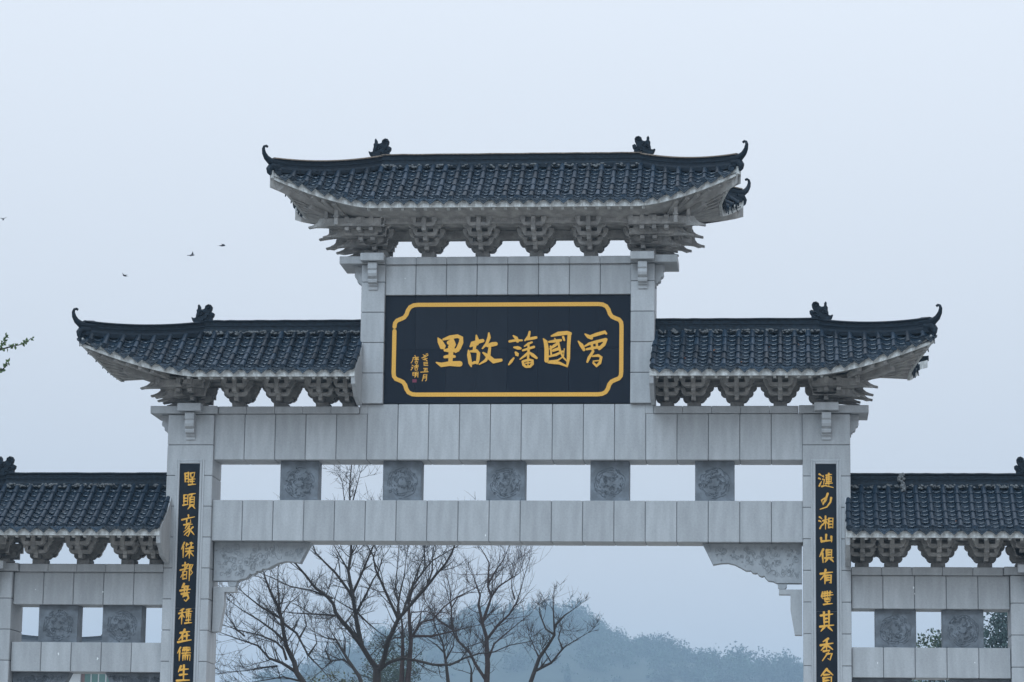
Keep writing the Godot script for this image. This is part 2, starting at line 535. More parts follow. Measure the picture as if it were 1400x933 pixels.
# arm along +z with a snout at its end; the arm starts at z = 0
func snout_mesh(len: float) -> ArrayMesh:
	var key := "snout%.3f" % len
	if not shared.has(key):
		var m := MB.new()
		m.prism(PackedVector2Array([Vector2(0, 0), Vector2(len - 0.03, 0), Vector2(len + 0.05, 0.006), Vector2(len + 0.06, 0.05), Vector2(len + 0.03, 0.075), Vector2(0, 0.075)]), -0.036, 0.036, Transform3D(Basis(Vector3(0, 0, 1), Vector3(0, 1, 0), Vector3(-1, 0, 0)), Vector3.ZERO), 0.004)
		shared[key] = m.mesh()
	return shared[key]

# arm along +x that ends in an upturned beak
func beak_mesh(len: float, big := 1.0) -> ArrayMesh:
	var key := "beak%.3f %.2f" % [len, big]
	if not shared.has(key):
		var m := MB.new()
		var h := 0.13 * big
		m.prism(PackedVector2Array([Vector2(-0.22, 0), Vector2(len - 0.30, 0.004), Vector2(len - 0.16, -0.012), Vector2(len - 0.01, -0.035), Vector2(len, -0.028), Vector2(len, -0.008), Vector2(len - 0.06, 0.008), Vector2(len - 0.12, 0.035), Vector2(len - 0.165, 0.075), Vector2(len - 0.165, 0.095), Vector2(len - 0.19, h), Vector2(-0.22, h)]), -0.045, 0.045, Transform3D(), 0.006)
		shared[key] = m.mesh()
	return shared[key]

func bracket_set(x: float, yb: float, n: int, inner_half := 0.0) -> void:
	var b := holder(gate, "bracket_set", Vector3(x, yb, ZC))
	var lim := 1e9
	var tiers := bracket_tiers(n)
	slab(b, "base_block", Vector3(-0.11, 0.002, -0.16), Vector3(0.11, 0.14 if n == 3 else 0.10, 0.16), bracket_stone(), 0.012)
	var ws := [0.385, 0.58] if n == 3 else [0.36, 0.53, 0.64]
	var ya := 0.141 if n == 3 else 0.101
	for i in ws.size():
		var h: float = (0.085 if i == 0 else 0.13) if n == 3 else [0.09, 0.095, 0.095][i]
		part(b, "wall_arm", wall_arm_mesh(ws[i], h), bracket_stone(), Transform3D(Basis(), Vector3(0, ya, 0)))
		ya += h + 0.001
	for k in n:
		var y: float = tiers[k][0]
		var f: float = tiers[k][1]
		for zs in [1.0, -1.0]:
			var turn := Basis() if zs > 0 else Basis(Vector3.UP, PI)
			part(b, "projecting_arm", snout_mesh(f), bracket_stone(), Transform3D(turn, Vector3(0, y - 0.078, 0)))
			part(b, "cross_arm", cross_arm_mesh(0.43), bracket_stone(), Transform3D(turn, Vector3(0, y, zs * f)))
			if zs > 0:
				slab(b, "centre_block", Vector3(-0.037, y - 0.02, f - 0.05), Vector3(0.037, y + 0.155, f + 0.062), bracket_stone(), 0.006)
			if k > 0:
				part(b, "cross_arm", cross_arm_mesh(0.61 if n == 3 else 0.55), bracket_stone(), Transform3D(turn, Vector3(0, y + 0.004, zs * (f - 0.21))))

func corner_bracket(x: float, s: float, yb: float, n: int) -> void:
	var b := holder(gate, "corner_bracket_set", Vector3(x, yb, ZC))
	b.basis = Basis(Vector3(s, 0, 0), Vector3.UP, Vector3(0, 0, 1)) if s > 0 else Basis()
	var tiers := bracket_tiers(n)
	slab(b, "base_block", Vector3(-0.19, 0.022, -0.19), Vector3(0.19, 0.16 if n == 3 else 0.10, 0.19), bracket_stone(), 0.02)
	part(b, "wall_arm", wall_arm_mesh(0.50, 0.12), bracket_stone(), Transform3D(Basis(), Vector3(-s * 0.03, 0.161 if n == 3 else 0.101, 0)))
	part(b, "wall_arm", wall_arm_mesh(0.62, 0.13), bracket_stone(), Transform3D(Basis(), Vector3(-s * 0.03, 0.282 if n == 3 else 0.222, 0)))
	var out := Basis() if s > 0 else Basis(Vector3.UP, PI)
	for k in n:
		var y: float = tiers[k][0]
		var f: float = tiers[k][1]
		var reach := 0.56 + 0.21 * k
		for z in [f, 0.0, -f]:                                  # arms towards the end of the roof
			part(b, "beaked_arm", beak_mesh(reach + (0.06 if z == f else 0.0)), bracket_stone(), Transform3D(out, Vector3(0, y + (0.0 if z == f else -0.045), z)))
		part(b, "diagonal_arm", beak_mesh(f * 1.32 + 0.30, 1.1), bracket_stone(), Transform3D(out * Basis(Vector3.UP, -PI / 4 if s > 0 else PI / 4), Vector3(0, y - 0.02, 0)))
		part(b, "diagonal_arm", beak_mesh(f * 1.32 + 0.30, 1.1), bracket_stone(), Transform3D(out * Basis(Vector3.UP, PI / 4 if s > 0 else -PI / 4), Vector3(0, y - 0.02, 0)))
		for zs in [1.0, -1.0]:
			var turn := Basis() if zs > 0 else Basis(Vector3.UP, PI)
			for j in k + 1 + (0 if n == 3 else 0):
				var xo := s * 0.2 * j
				part(b, "projecting_arm", snout_mesh(f), bracket_stone(), Transform3D(turn, Vector3(xo, y - 0.078, 0)))
				if zs > 0:
					slab(b, "centre_block", Vector3(xo - 0.04, y + 0.05, f - 0.03), Vector3(xo + 0.04, y + 0.155, f + 0.06), bracket_stone(), 0.006)
			part(b, "cross_arm", cross_arm_mesh(0.43), bracket_stone(), Transform3D(turn, Vector3(-s * 0.02, y, zs * f)))
			if k > 0:
				part(b, "cross_arm", cross_arm_mesh(0.61 if n == 3 else 0.55), bracket_stone(), Transform3D(turn, Vector3(-s * 0.02, y + 0.004, zs * (f - 0.21))))
		part(b, "side_arm", cross_arm_mesh(0.43), bracket_stone(), Transform3D(Basis(Vector3.UP, PI / 2), Vector3(s * f, y, 0)))
		slab(b, "filler_stone", Vector3(minf(0, s * (0.22 + 0.2 * k)), y - 0.01, -f + 0.06), Vector3(maxf(0, s * (0.22 + 0.2 * k)), y + 0.10, f - 0.06), bracket_stone(), 0.01)
# ---------------------------------------------------------------- tiled roofs
class RoofShape:
	var xb := 2.18      # end of the main ridge
	var xc := 3.84      # corner of the eave
	var xs := 2.2       # where the eave starts to lift
	var yr := 13.05     # foot of the main ridge
	var ye := 12.22     # eave
	var a := 0.62
	var b := 0.29
	var lift := 0.49
	var eo := 1.19
	var oc := 0.11
	var back := 1.0     # how much of the slope the far side has
	func eave(x: float) -> Vector2:                # (out from the centre line, height)
		var t := clampf((absf(x) - xs) / (xc - xs), 0.0, 1.0)
		return Vector2(eo + oc * t * t, ye + lift * pow(t, 1.45))
	func hip(x: float) -> Vector2:
		var t := clampf((absf(x) - xb) / (xc - xb), 0.0, 1.0)
		return Vector2((eo + oc) * t, yr - a * t + b * t * t)
	func at(x: float, v: float) -> Vector2:
		var h := hip(x)
		var e := eave(x)
		var p := h.lerp(e, v)
		p.y -= 0.16 * (e.x - h.x) * v * (1.0 - v) * 0.9
		return p
	func side_eave(z: float) -> Vector2:           # (x, height) for a distance z from the centre line
		var t := clampf((absf(z) - 0.35) / (eo + oc - 0.35), 0.0, 1.0)
		return Vector2(xc - 0.31 * (1.0 - pow(t, 1.5)), ye + 0.16 + (lift - 0.16) * pow(t, 1.45))
	func side_hip(z: float) -> Vector2:
		var t := clampf(absf(z) / (eo + oc), 0.0, 1.0)
		return Vector2(xb + (xc - xb) * t, yr - a * t + b * t * t)
	func side_at(z: float, v: float) -> Vector2:
		var h := side_hip(z)
		var e := side_eave(z)
		var p := h.lerp(e, v)
		p.y -= 0.16 * (e.x - h.x) * v * (1.0 - v) * 0.9
		return p

func cover_mesh() -> ArrayMesh:
	if not shared.has("cover"):
		var m := MB.new()
		var k := 8
		var rings := [[0.0, 0.040], [0.86, 0.047], [0.88, 0.053], [1.0, 0.054]]
		for i in 3:
			for j in k:
				var q := []
				var nn := []
				for e in [[i, j], [i, j + 1], [i + 1, j + 1], [i + 1, j]]:
					var an: float = PI * (-0.08 + 1.16 * float(e[1]) / k)
					nn.append(Vector3(cos(an), sin(an), 0))
					q.append(Vector3(cos(an) * rings[e[0]][1], sin(an) * rings[e[0]][1], rings[e[0]][0]))
				m.smooth(q[0], q[1], q[2], nn[0], nn[1], nn[2])
				m.smooth(q[0], q[2], q[3], nn[0], nn[2], nn[3])
		for j in k:
			var a0 := PI * (-0.08 + 1.16 * float(j) / k)
			var a1 := PI * (-0.08 + 1.16 * float(j + 1) / k)
			m.tri_out(Vector3(0, 0, 1), Vector3(cos(a0) * 0.054, sin(a0) * 0.054, 1), Vector3(cos(a1) * 0.054, sin(a1) * 0.054, 1), Vector3(0, 0, 0.5))
		shared.cover = m.mesh()
	return shared.cover

func drip_mesh() -> ArrayMesh:
	if not shared.has("drip"):
		var m := MB.new()
		m.prism(PackedVector2Array([Vector2(-0.107, 0.035), Vector2(-0.104, -0.008), Vector2(-0.072, -0.032), Vector2(-0.034, -0.062), Vector2(0, -0.098), Vector2(0.034, -0.062), Vector2(0.072, -0.032), Vector2(0.104, -0.008), Vector2(0.107, 0.035), Vector2(0.06, 0.004), Vector2(-0.06, 0.004)]), -0.008, 0.008, Transform3D(), 0.003)
		m.ribbon([Vector3(-0.05, -0.012, 0.014), Vector3(0, -0.05, 0.02), Vector3(0.05, -0.012, 0.014)], 0.008, 0.006)
		shared.drip = m.mesh()
	return shared.drip

func disc_mesh() -> ArrayMesh:
	if not shared.has("disc"):
		var m := MB.new()
		var p := PackedVector2Array()
		for i in 14:
			p.append(Vector2(cos(TAU * i / 14.0), sin(TAU * i / 14.0)) * 0.049)
		m.prism(p, -0.012, 0.012, Transform3D(), 0.004)
		for i in 6:
			swirl_at(m, Vector2(cos(TAU * i / 6.0), sin(TAU * i / 6.0)) * 0.028)
		shared.disc = m.mesh()
	return shared.disc

func swirl_at(m: MB, c: Vector2) -> void:
	m.ribbon([Vector3(c.x - 0.006, c.y, 0.012), Vector3(c.x + 0.006, c.y, 0.012)], 0.012, 0.006)

# one run of tiles from the ridge or hip down to the eave; `f` gives the point at 0..1, `side` points along the eave
func tile_run(f: Callable, side: Vector3, joined: MB, parent: Node, ends: bool, single: bool) -> void:
	var top: Vector3 = f.call(0.0)
	var low: Vector3 = f.call(1.0)
	var L := top.distance_to(low)
	if L < 0.10:
		return
	var cnt := maxi(1, roundi(L / 0.27))
	for i in cnt:
		var a: Vector3 = f.call(float(i) / cnt)
		var b: Vector3 = f.call(float(i + 1) / cnt)
		var d := b - a
		a += side * rng.randf_range(-0.005, 0.005)
		var w := side + Vector3(0, rng.randf_range(-0.03, 0.03), 0) + d.normalized() * rng.randf_range(-0.04, 0.04)
		var up := d.normalized().cross(w).normalized()
		if up.y < 0: up = -up
		w = up.cross(d.normalized())
		var t := Transform3D(Basis(w, up, d * 1.03), a + up * rng.randf_range(0.004, 0.012))
		if single:
			part(parent, "cover_tile", cover_mesh(), mats["tile%d" % rng.randi_range(0, 3)], t)
		else:
			append(joined, cover_mesh(), t)
	if ends:
		var d2: Vector3 = (low - f.call(0.9)).normalized()
		var outw := Vector3(d2.x, 0, d2.z).normalized()
		var up2 := Vector3.UP
		part(parent, "round_end_tile", disc_mesh(), mats["tile%d" % rng.randi_range(0, 3)], Transform3D(Basis(up2.cross(outw), up2, outw), low + d2 * 0.022 + Vector3(0, 0.014, 0)))

func append(m: MB, other: ArrayMesh, t: Transform3D) -> void:
	var a := other.surface_get_arrays(0)
	var vs: PackedVector3Array = a[Mesh.ARRAY_VERTEX]
	var ns: PackedVector3Array = a[Mesh.ARRAY_NORMAL]
	var nb := t.basis.inverse().transposed()
	for i in vs.size():
		m.v.append(t * vs[i])
		m.n.append((nb * ns[i]).normalized())

func pan_run(f: Callable, side: Vector3, pans: MB, parent: Node, ends: bool, half: float) -> void:
	var top: Vector3 = f.call(0.0)
	var low: Vector3 = f.call(1.0)
	var L := top.distance_to(low)
	if L < 0.08:
		return
	var cnt := maxi(1, roundi(L / 0.142))
	var up := Vector3.UP
	for i in cnt:
		var a: Vector3 = f.call(maxf(0.0, (i - 0.25) / cnt))
		var b: Vector3 = f.call(float(i + 1) / cnt)
		var d := (b - a).normalized()
		up = d.cross(side).normalized()
		if up.y < 0: up = -up
		var j := rng.randf_range(-0.004, 0.004)
		a += up * (-0.016 + j)
		b += up * (0.014 + j + rng.randf_range(-0.003, 0.004)) + d * rng.randf_range(-0.008, 0.008)
		var k := 5
		var pa := []
		var pb := []
		for q in k + 1:
			var u := -1.0 + 2.0 * q / k
			var dip := -0.040 * (1.0 - u * u)
			pa.append(a + side * half * u * 0.96 + up * dip)
			pb.append(b + side * half * u + up * dip)
		for q in k:
			var o: Vector3 = (pa[q] + pb[q + 1]) / 2.0 - up
			pans.quad_out(pa[q], pa[q + 1], pb[q + 1], pb[q], o)
			var r0: Vector3 = d * 0.010 - up * 0.007            # rounded lip, then the thickness of the tile
			var r1: Vector3 = d * 0.011 - up * 0.020
			pans.quad_out(pb[q], pb[q + 1], pb[q + 1] + r0, pb[q] + r0, pb[q] - d - up)
			pans.quad_out(pb[q] + r0, pb[q + 1] + r0, pb[q + 1] + r1, pb[q] + r1, pb[q] - d)
	if ends:
		var d2: Vector3 = (low - f.call(0.9)).normalized()
		var outw := Vector3(d2.x, 0, d2.z).normalized()
		var tilt := Basis(Vector3.UP.cross(outw), -0.22)
		part(parent, "drip_tile", drip_mesh(), mats["tile%d" % rng.randi_range(0, 3)], Transform3D(tilt * Basis(Vector3.UP.cross(outw), Vector3.UP, outw), low + d2 * 0.03 + Vector3(0, -0.002, 0)))

func ridge_profile(w: float, h: float) -> PackedVector2Array:
	return PackedVector2Array([Vector2(-w * 1.25, -0.05), Vector2(-w * 1.25, 0.012), Vector2(-w * 1.05, 0.03), Vector2(-w * 0.85, 0.05), Vector2(-w * 0.85, h * 0.42), Vector2(-w, h * 0.46), Vector2(-w, h * 0.54), Vector2(-w * 0.85, h * 0.58), Vector2(-w * 0.85, h * 0.78), Vector2(-w * 1.2, h * 0.86), Vector2(w * 1.2, h * 0.86), Vector2(w * 0.85, h * 0.78), Vector2(w * 0.85, h * 0.58), Vector2(w, h * 0.54), Vector2(w, h * 0.46), Vector2(w * 0.85, h * 0.42), Vector2(w * 0.85, 0.05), Vector2(w * 1.05, 0.03), Vector2(w * 1.25, 0.012), Vector2(w * 1.25, -0.05)])

func cap_profile(w: float, h: float) -> PackedVector2Array:
	return PackedVector2Array([Vector2(-w * 1.3, h * 0.862), Vector2(-w * 1.3, h * 0.93), Vector2(-w * 0.7, h), Vector2(w * 0.7, h), Vector2(w * 1.3, h * 0.93), Vector2(w * 1.3, h * 0.862)])

const BEAST = [175, 430, 225, 450, 270, 430, 275, 370, 290, 320, 285, 265, 310, 230, 310, 160, 335, 130, 360, 165, 358, 215, 385, 245, 430, 245, 465, 225, 480, 165, 540, 130, 600, 145, 632, 195, 625, 250, 600, 310, 582, 355, 590, 385, 606, 395, 606, 345, 640, 315, 680, 340, 675, 390, 640, 440, 645, 500, 640, 620, 330, 620, 300, 560, 240, 550, 200, 500]

func beast(parent: Node, at: Vector3, s: float) -> void:
	var k := 1.0 / 15.55 / 84.6
	var poly := PackedVector2Array()
	var inner := PackedVector2Array()
	for i in range(0, BEAST.size(), 2):
		poly.append(Vector2((BEAST[i] - 470) * k, (560 - BEAST[i + 1]) * k))
	var t := Transform3D(Basis(Vector3(1, 0, 0) if s < 0 else Vector3(-1, 0, 0), Vector3.UP, Vector3(0, 0, 1)), Vector3.ZERO)
	var m := MB.new()
	m.prism(poly, -0.05, 0.05, t, 0.012)
	for zs in [1.0, -1.0]:                           # scrolls, eye and jaw standing proud of both faces
		var tz := t * Transform3D(Basis(Vector3(1, 0, 0), Vector3.UP, Vector3(0, 0, zs)), Vector3(0, 0, zs * 0.046))
		for c in [[545, 205, 0.045, 1.3], [400, 350, 0.05, 1.0], [560, 420, 0.045, 0.9], [330, 420, 0.03, 0.7], [470, 500, 0.04, 0.8]]:
			var pts := []
			for i in 13:
				var f := i / 12.0
				var an: float = f * TAU * c[3]
				pts.append(Vector3((c[0] - 470) * k + cos(an) * c[2] * (1.0 - 0.7 * f), (560 - c[1]) * k + sin(an) * c[2] * (1.0 - 0.7 * f), 0.02))
			m.ribbon(pts, 0.0, 0.022, tz)
	part(parent, "roof_beast", m.mesh(), mats.ridge, Transform3D(Basis(), at))

func make_roof(r: RoofShape, x_in: float, sides: Array, yb: float, n: int, sp: float, single: bool, x_single: float) -> void:
	var roof := holder(gate, "roof")
	var covers := MB.new()
	var pans := MB.new()
	var hidden := MB.new()
	var deck := MB.new()
	var xs := []                                     # cover rows
	if sides.size() == 2:
		var c := roundi(r.xc / sp)
		for i in range(-c, c + 1):
			if absf(i * sp) < r.xc - 0.05: xs.append(i * sp)
	else:
		var x := x_in + 0.045
		while x < r.xc - 0.05:
			xs.append(sides[0] * x)
			x += sp
	for zs in [1.0, -1.0]:
		for i in xs.size():
			var x: float = xs[i]
			var kv := 1.0 if zs > 0 else r.back
			var f := func(v: float) -> Vector3:
				var p := r.at(x, v * kv)
				return Vector3(x, p.y, ZC + zs * p.x)
			var near: bool = absf(x) < x_single
			tile_run(f, Vector3(1, 0, 0), covers if zs > 0 else hidden, roof, zs > 0 and near, single and zs > 0)
			var xp: float = x + sp / 2.0 * (1.0 if sides.size() == 2 else sides[0])
			if absf(xp) < r.xc - 0.06:
				var g := func(v: float) -> Vector3:
					var p := r.at(xp, v * kv)
					return Vector3(xp, p.y, ZC + zs * p.x)
				pan_run(g, Vector3(1, 0, 0), pans if zs > 0 else hidden, roof, zs > 0 and near, sp / 2.0 - 0.022)
	for s in sides:                                  # end slopes
		var cnt := floori((r.eo + r.oc) / sp)
		for i in range(-cnt, cnt + 1):
			var z := i * sp
			if z < -r.back * (r.eo + r.oc) + 0.05: continue
			var f := func(v: float) -> Vector3:
				var p := r.side_at(z, v)
				return Vector3(s * p.x, p.y, ZC + z)
			tile_run(f, Vector3(0, 0, 1), hidden, roof, x_single > r.xc, false)
			var g := func(v: float) -> Vector3:
				var p := r.side_at(z + sp / 2.0, v)
				return Vector3(s * p.x, p.y, ZC + z + sp / 2.0)
			if absf(z + sp / 2.0) < r.eo + r.oc - 0.05:
				pan_run(g, Vector3(0, 0, 1), hidden, roof, x_single > r.xc, sp / 2.0 - 0.022)
	if covers.v.size():
		tag(part(roof, "cover_tiles", covers.mesh(), mats.tile1), "", "", "", "stuff")
	tag(part(roof, "pan_tiles", pans.mesh(), mats.pan), "", "", "", "stuff")
	tag(part(roof, "far_slope_tiles", hidden.mesh(), mats.tile0), "", "", "", "stuff")
	# bed under the tiles, soffit and eave board
	var soffit := MB.new()
	var board := MB.new()
	var x0: float = -r.xc if sides.size() == 2 else x_in
	var zi := 0.70 if n == 3 else 0.49
	var yp := yb + (0.565 if n == 3 else 0.455)
	var steps := 56
	for zs in [1.0, -1.0]:
		var prev := []
		var eave_path := []
		for i in steps + 1:
			var xa := lerpf(x0, r.xc, float(i) / steps)
			var x: float = xa if sides.size() == 2 else sides[0] * xa
			var row := []
			for j in 7:
				var p := r.at(x, j / 6.0 * 0.95 * (1.0 if zs > 0 else r.back))
				row.append(Vector3(x, p.y - 0.095, ZC + zs * p.x))
			var e := r.eave(x) if zs > 0 else r.at(x, r.back)
			var h := r.hip(x)
			var inn := maxf(zi, h.x)
			row.append(Vector3(x, yp + (r.eave(x).y - r.ye) * 0.86 if zs > 0 or r.back == 1.0 else e.y - 0.125, ZC + zs * minf(inn, e.x - 0.05)))
			row.append(Vector3(x, e.y - 0.125, ZC + zs * (e.x - 0.05)))
			eave_path.append(Vector3(x, e.y - 0.08, ZC + zs * (e.x - 0.04)))
			if prev.size():
				for j in 6:
					deck.quad_out(prev[j], row[j], row[j + 1], prev[j + 1], prev[j] - Vector3(0, 5, 0))
				soffit.quad_out(prev[7], row[7], row[8], prev[8], prev[7] + Vector3(0, 5, 0))
			prev = row
		board.sweep(eave_path, PackedVector2Array([Vector2(-0.022, -0.064), Vector2(0.022, -0.064), Vector2(0.022, 0.06), Vector2(-0.022, 0.06)]))
	for s in sides:
		var prev := []
		var path := []
		for i in 29:
			var z := lerpf(-(r.eo + r.oc) * r.back, r.eo + r.oc, i / 28.0)
			var row := []
			for j in 7:
				var p := r.side_at(z, j / 6.0 * 0.95)
				row.append(Vector3(s * p.x, p.y - 0.095, ZC + z))
			var e := r.side_eave(z)
			var h := r.side_hip(z)
			row.append(Vector3(s * minf(maxf(r.xb + zi * 0.98, h.x), e.x - 0.05), yp + (e.y - r.ye) * 0.86, ZC + z))
			row.append(Vector3(s * (e.x - 0.05), e.y - 0.125, ZC + z))
			path.append(Vector3(s * (e.x - 0.04), e.y - 0.08, ZC + z))
			if prev.size():
				for j in 6:
					deck.quad_out(prev[j], row[j], row[j + 1], prev[j + 1], prev[j] - Vector3(0, 5, 0))
				soffit.quad_out(prev[7], row[7], row[8], prev[8], prev[7] + Vector3(0, 5, 0))
			prev = row
		board.sweep(path, PackedVector2Array([Vector2(-0.022, -0.064), Vector2(0.022, -0.064), Vector2(0.022, 0.06), Vector2(-0.022, 0.06)]))
	part(roof, "tile_bed", deck.mesh(), mats.tile0)
	part(roof, "soffit", soffit.mesh(), bracket_stone())
	part(roof, "eave_board", board.mesh(), mats.white)
	# rafters under the soffit
	var xr := x0 + 0.12
	while xr < r.xc - 0.12:
		var x: float = xr if sides.size() == 2 else sides[0] * xr
		xr += 0.187
		if absf(x) > x_single: continue
		var e := r.eave(x)
		var t := clampf((absf(x) - r.xb - 0.1) / (r.xc - r.xb - 0.1), 0.0, 1.0)
		if t <= 0.0:
			var y := e.y - 0.145
			slab(roof, "rafter", Vector3(x - 0.023, y - 0.026, ZC + e.x - 0.15), Vector3(x + 0.023, y + 0.018, ZC + e.x - 0.072), mats.white, 0.003)
	for s in sides:
		if r.xc > x_single: continue
		var root := Vector3(s * (r.xb + 0.40), yp - 0.02, ZC + 0.42)
		for i in 6:                                  # rafters fanned towards the corner
			var xa := lerpf(r.xb + 0.62, r.xc - 0.14, i / 5.0)
			var e := r.eave(xa)
			fan_rafter(roof, root.lerp(Vector3(s * xa, e.y - 0.158, ZC + e.x - 0.09), 0.3), Vector3(s * xa, e.y - 0.158, ZC + e.x - 0.09), 0.075, 0.07)
			var z := lerpf(0.40, r.eo + r.oc - 0.16, i / 5.0)
			var e2 := r.side_eave(z)
			fan_rafter(roof, root.lerp(Vector3(s * (e2.x - 0.09), e2.y - 0.158, ZC + z), 0.3), Vector3(s * (e2.x - 0.09), e2.y - 0.158, ZC + z), 0.075, 0.07)
		var c := Vector3(s * (r.xc - 0.16), r.ye + r.lift - 0.215, ZC + r.eo + r.oc - 0.16)
		var start := Vector3(s * (r.xb + 0.2), yp - 0.06, ZC + 0.2)
		fan_rafter(roof, start, c, 0.10, 0.12, "corner_beam")
		fan_rafter(roof, start + Vector3(0, -0.10, 0), start.lerp(c, 0.66) + Vector3(0, -0.10, 0), 0.12, 0.13, "corner_beam")
		for o in [[0.60, 0.93], [0.80, 0.72]]:       # short hanging posts near the corner
			if n == 3 or o[0] < 0.7:
				var q := holder_post(roof, Vector3(s * (r.xb + o[0]), yp - 0.145, ZC + o[1] * (1.0 if n == 3 else 0.8)), 0.35 if n == 3 else 0.24)
				q.name = "hanging_post"
	# ridge and hips
	var w := 0.055
	var hgt := 0.205
	var ridge := MB.new()
	var cap := MB.new()
	var path := []
	var xr0: float = -r.xb if sides.size() == 2 else sides[0] * (x_in - 0.0)
	var xr1: float = r.xb if sides.size() == 2 else sides[0] * r.xb
	for i in 25:
		path.append(Vector3(lerpf(xr0, xr1, i / 24.0), r.yr - 0.005 + rng.randf_range(-0.003, 0.003), ZC))
	ridge.sweep(path, ridge_profile(w, hgt))
	cap.sweep(path, cap_profile(w, hgt))
	part(roof, "ridge", ridge.mesh(), mats.ridge)
	part(roof, "ridge_cap", cap.mesh(), mats.cap if sides.size() == 2 else mats.ridge)
	var mort := MB.new()                             # crumbling mortar along the foot of the ridge
	for i in 150:
		var x := lerpf(xr0, xr1, rng.randf())
		var q := Vector3(x, r.yr - 0.012 + rng.randf_range(-0.03, 0.016), ZC + 0.070 + rng.randf_range(-0.004, 0.012))
		q.y -= (q.z - ZC - 0.07) * 0.6
		var sz := rng.randf_range(0.008, 0.026)
		mort.box(Vector3(-sz * rng.randf_range(0.8, 2.2), -sz * 0.6, -sz * 0.7), Vector3(sz, sz * 0.6, sz), sz * 0.4, Transform3D(Basis(Vector3(0.3, 1, 0.2).normalized(), rng.randf() * 3.0), q))
	tag(part(roof, "mortar_crumbs", mort.mesh(), mats.mortar), "", "", "", "stuff")
	for s in sides:
		for zs in [1.0, -1.0]:
			var hp := []
			for i in 15:
				var t := i / 14.0 * 0.97 * (1.0 if zs > 0 else r.back)
				hp.append(Vector3(s * (r.xb + (r.xc - r.xb) * t), r.yr - r.a * t + r.b * t * t - 0.01, ZC + zs * (r.eo + r.oc) * t))
			var hm := MB.new()
			hm.sweep(hp, ridge_profile(w * 0.9, hgt * 0.97))
			part(roof, "hip_ridge", hm.mesh(), mats.ridge)
			hm = MB.new()
			hm.sweep(hp, cap_profile(w * 0.9, hgt * 0.97))
			part(roof, "hip_cap", hm.mesh(), mats.cap if sides.size() == 2 else mats.ridge)
			var o: Vector3 = hp[14]
			var d := Vector3(s * (r.xc - r.xb), 0, zs * (r.eo + r.oc)).normalized()
			var pts := []
			var rad := []
			for q in [[-0.20, 0.13, 0.050], [-0.05, 0.12, 0.062], [0.06, 0.13, 0.060], [0.13, 0.18, 0.047], [0.175, 0.25, 0.036], [0.19, 0.32, 0.027], [0.175, 0.365, 0.022], [0.14, 0.378, 0.021], [0.112, 0.362, 0.022]]:
				pts.append(o + d * q[0] + Vector3(0, q[1], 0))
				rad.append(q[2])
			hm = MB.new()
			hm.tube(pts, rad, 9)
			hm.tube([o + d * -0.1 + Vector3(0, 0.05, 0), o + d * 0.03 + Vector3(0, 0.04, 0), o + d * 0.075 + Vector3(0, -0.01, 0), o + d * 0.07 + Vector3(0, -0.06, 0), o + d * 0.045 + Vector3(0, -0.09, 0)], [0.07, 0.075, 0.055, 0.04, 0.026], 8)
			hm.tube([o + d * -0.26 + Vector3(0, 0.17, 0), o + d * -0.17 + Vector3(0, 0.185, 0), o + d * -0.07 + Vector3(0, 0.175, 0), o + d * 0.0 + Vector3(0, 0.12, 0)], [0.02, 0.03, 0.035, 0.03], 8)
			part(roof, "corner_finial", hm.mesh(), mats.ridge)
		beast(roof, Vector3(s * r.xb, r.yr + hgt - 0.06, ZC), s)
	# stone plate that closes the roof against the pillar
	if sides.size() == 1:
		var e := r.eo
		var poly := PackedVector2Array([Vector2(0.376, r.yr - 0.25), Vector2(e * 0.6, r.at(x_in, 0.6).y - 0.03), Vector2(e - 0.03, r.ye - 0.02), Vector2(e - 0.03, r.ye - 0.13), Vector2(e - 0.06, r.ye - 0.26), Vector2(e - 0.16, yb + 0.22), Vector2(e - 0.36, yb + 0.08), Vector2(0.45, yb + 0.005), Vector2(0.376, yb + 0.005)])
		var pm := MB.new()
		pm.prism(poly, -0.035, 0.035, Transform3D(Basis(Vector3(0, 0, 1), Vector3.UP, Vector3(-1, 0, 0)), Vector3(sides[0] * (x_in + 0.025), 0, ZC)), 0.004)
		part(roof, "end_plate", pm.mesh(), mats.granite1)
	# wall beam, ceiling and purlin carried by the brackets
	var s0: float = -1.0 if sides.size() == 2 else sides[0]
	var bx0 := -(r.xb + 0.2) if sides.size() == 2 else (minf(s0 * x_in, s0 * (r.xb + 0.2)))
	var bx1 := (r.xb + 0.2) if sides.size() == 2 else (maxf(s0 * x_in, s0 * (r.xb + 0.2)))
	var yw := yb + (0.345 if n == 3 else 0.385)
	var yc := yb + (0.49 if n == 3 else 0.44)
	slab(roof, "wall_beam", Vector3(bx0, yw, ZC - 0.085), Vector3(bx1, yc, ZC + 0.085), bracket_stone(), 0.006)
	slab(roof, "eave_ceiling", Vector3(bx0, yc + 0.002, ZC - zi + 0.06), Vector3(bx1, yc + 0.022, ZC + zi - 0.06), bracket_stone(), 0.004)
	var px := r.xb + (0.75 if n == 3 else 0.62)
	for zs in [1.0, -1.0]:
		var p0: float = -px if sides.size() == 2 else minf(s0 * x_in, s0 * px)
		var p1: float = px if sides.size() == 2 else maxf(s0 * x_in, s0 * px)
		slab(roof, "purlin", Vector3(p0, yc - 0.005, ZC + zs * (zi - 0.025) - 0.03), Vector3(p1, yp + 0.035, ZC + zs * (zi - 0.025) + 0.03), bracket_stone(), 0.015)
	for s in sides:
		slab(roof, "purlin", Vector3(s * px - 0.05, yc - 0.003, ZC - zi + 0.051), Vector3(s * px + 0.05, yp + 0.033, ZC + zi - 0.051), bracket_stone(), 0.015)

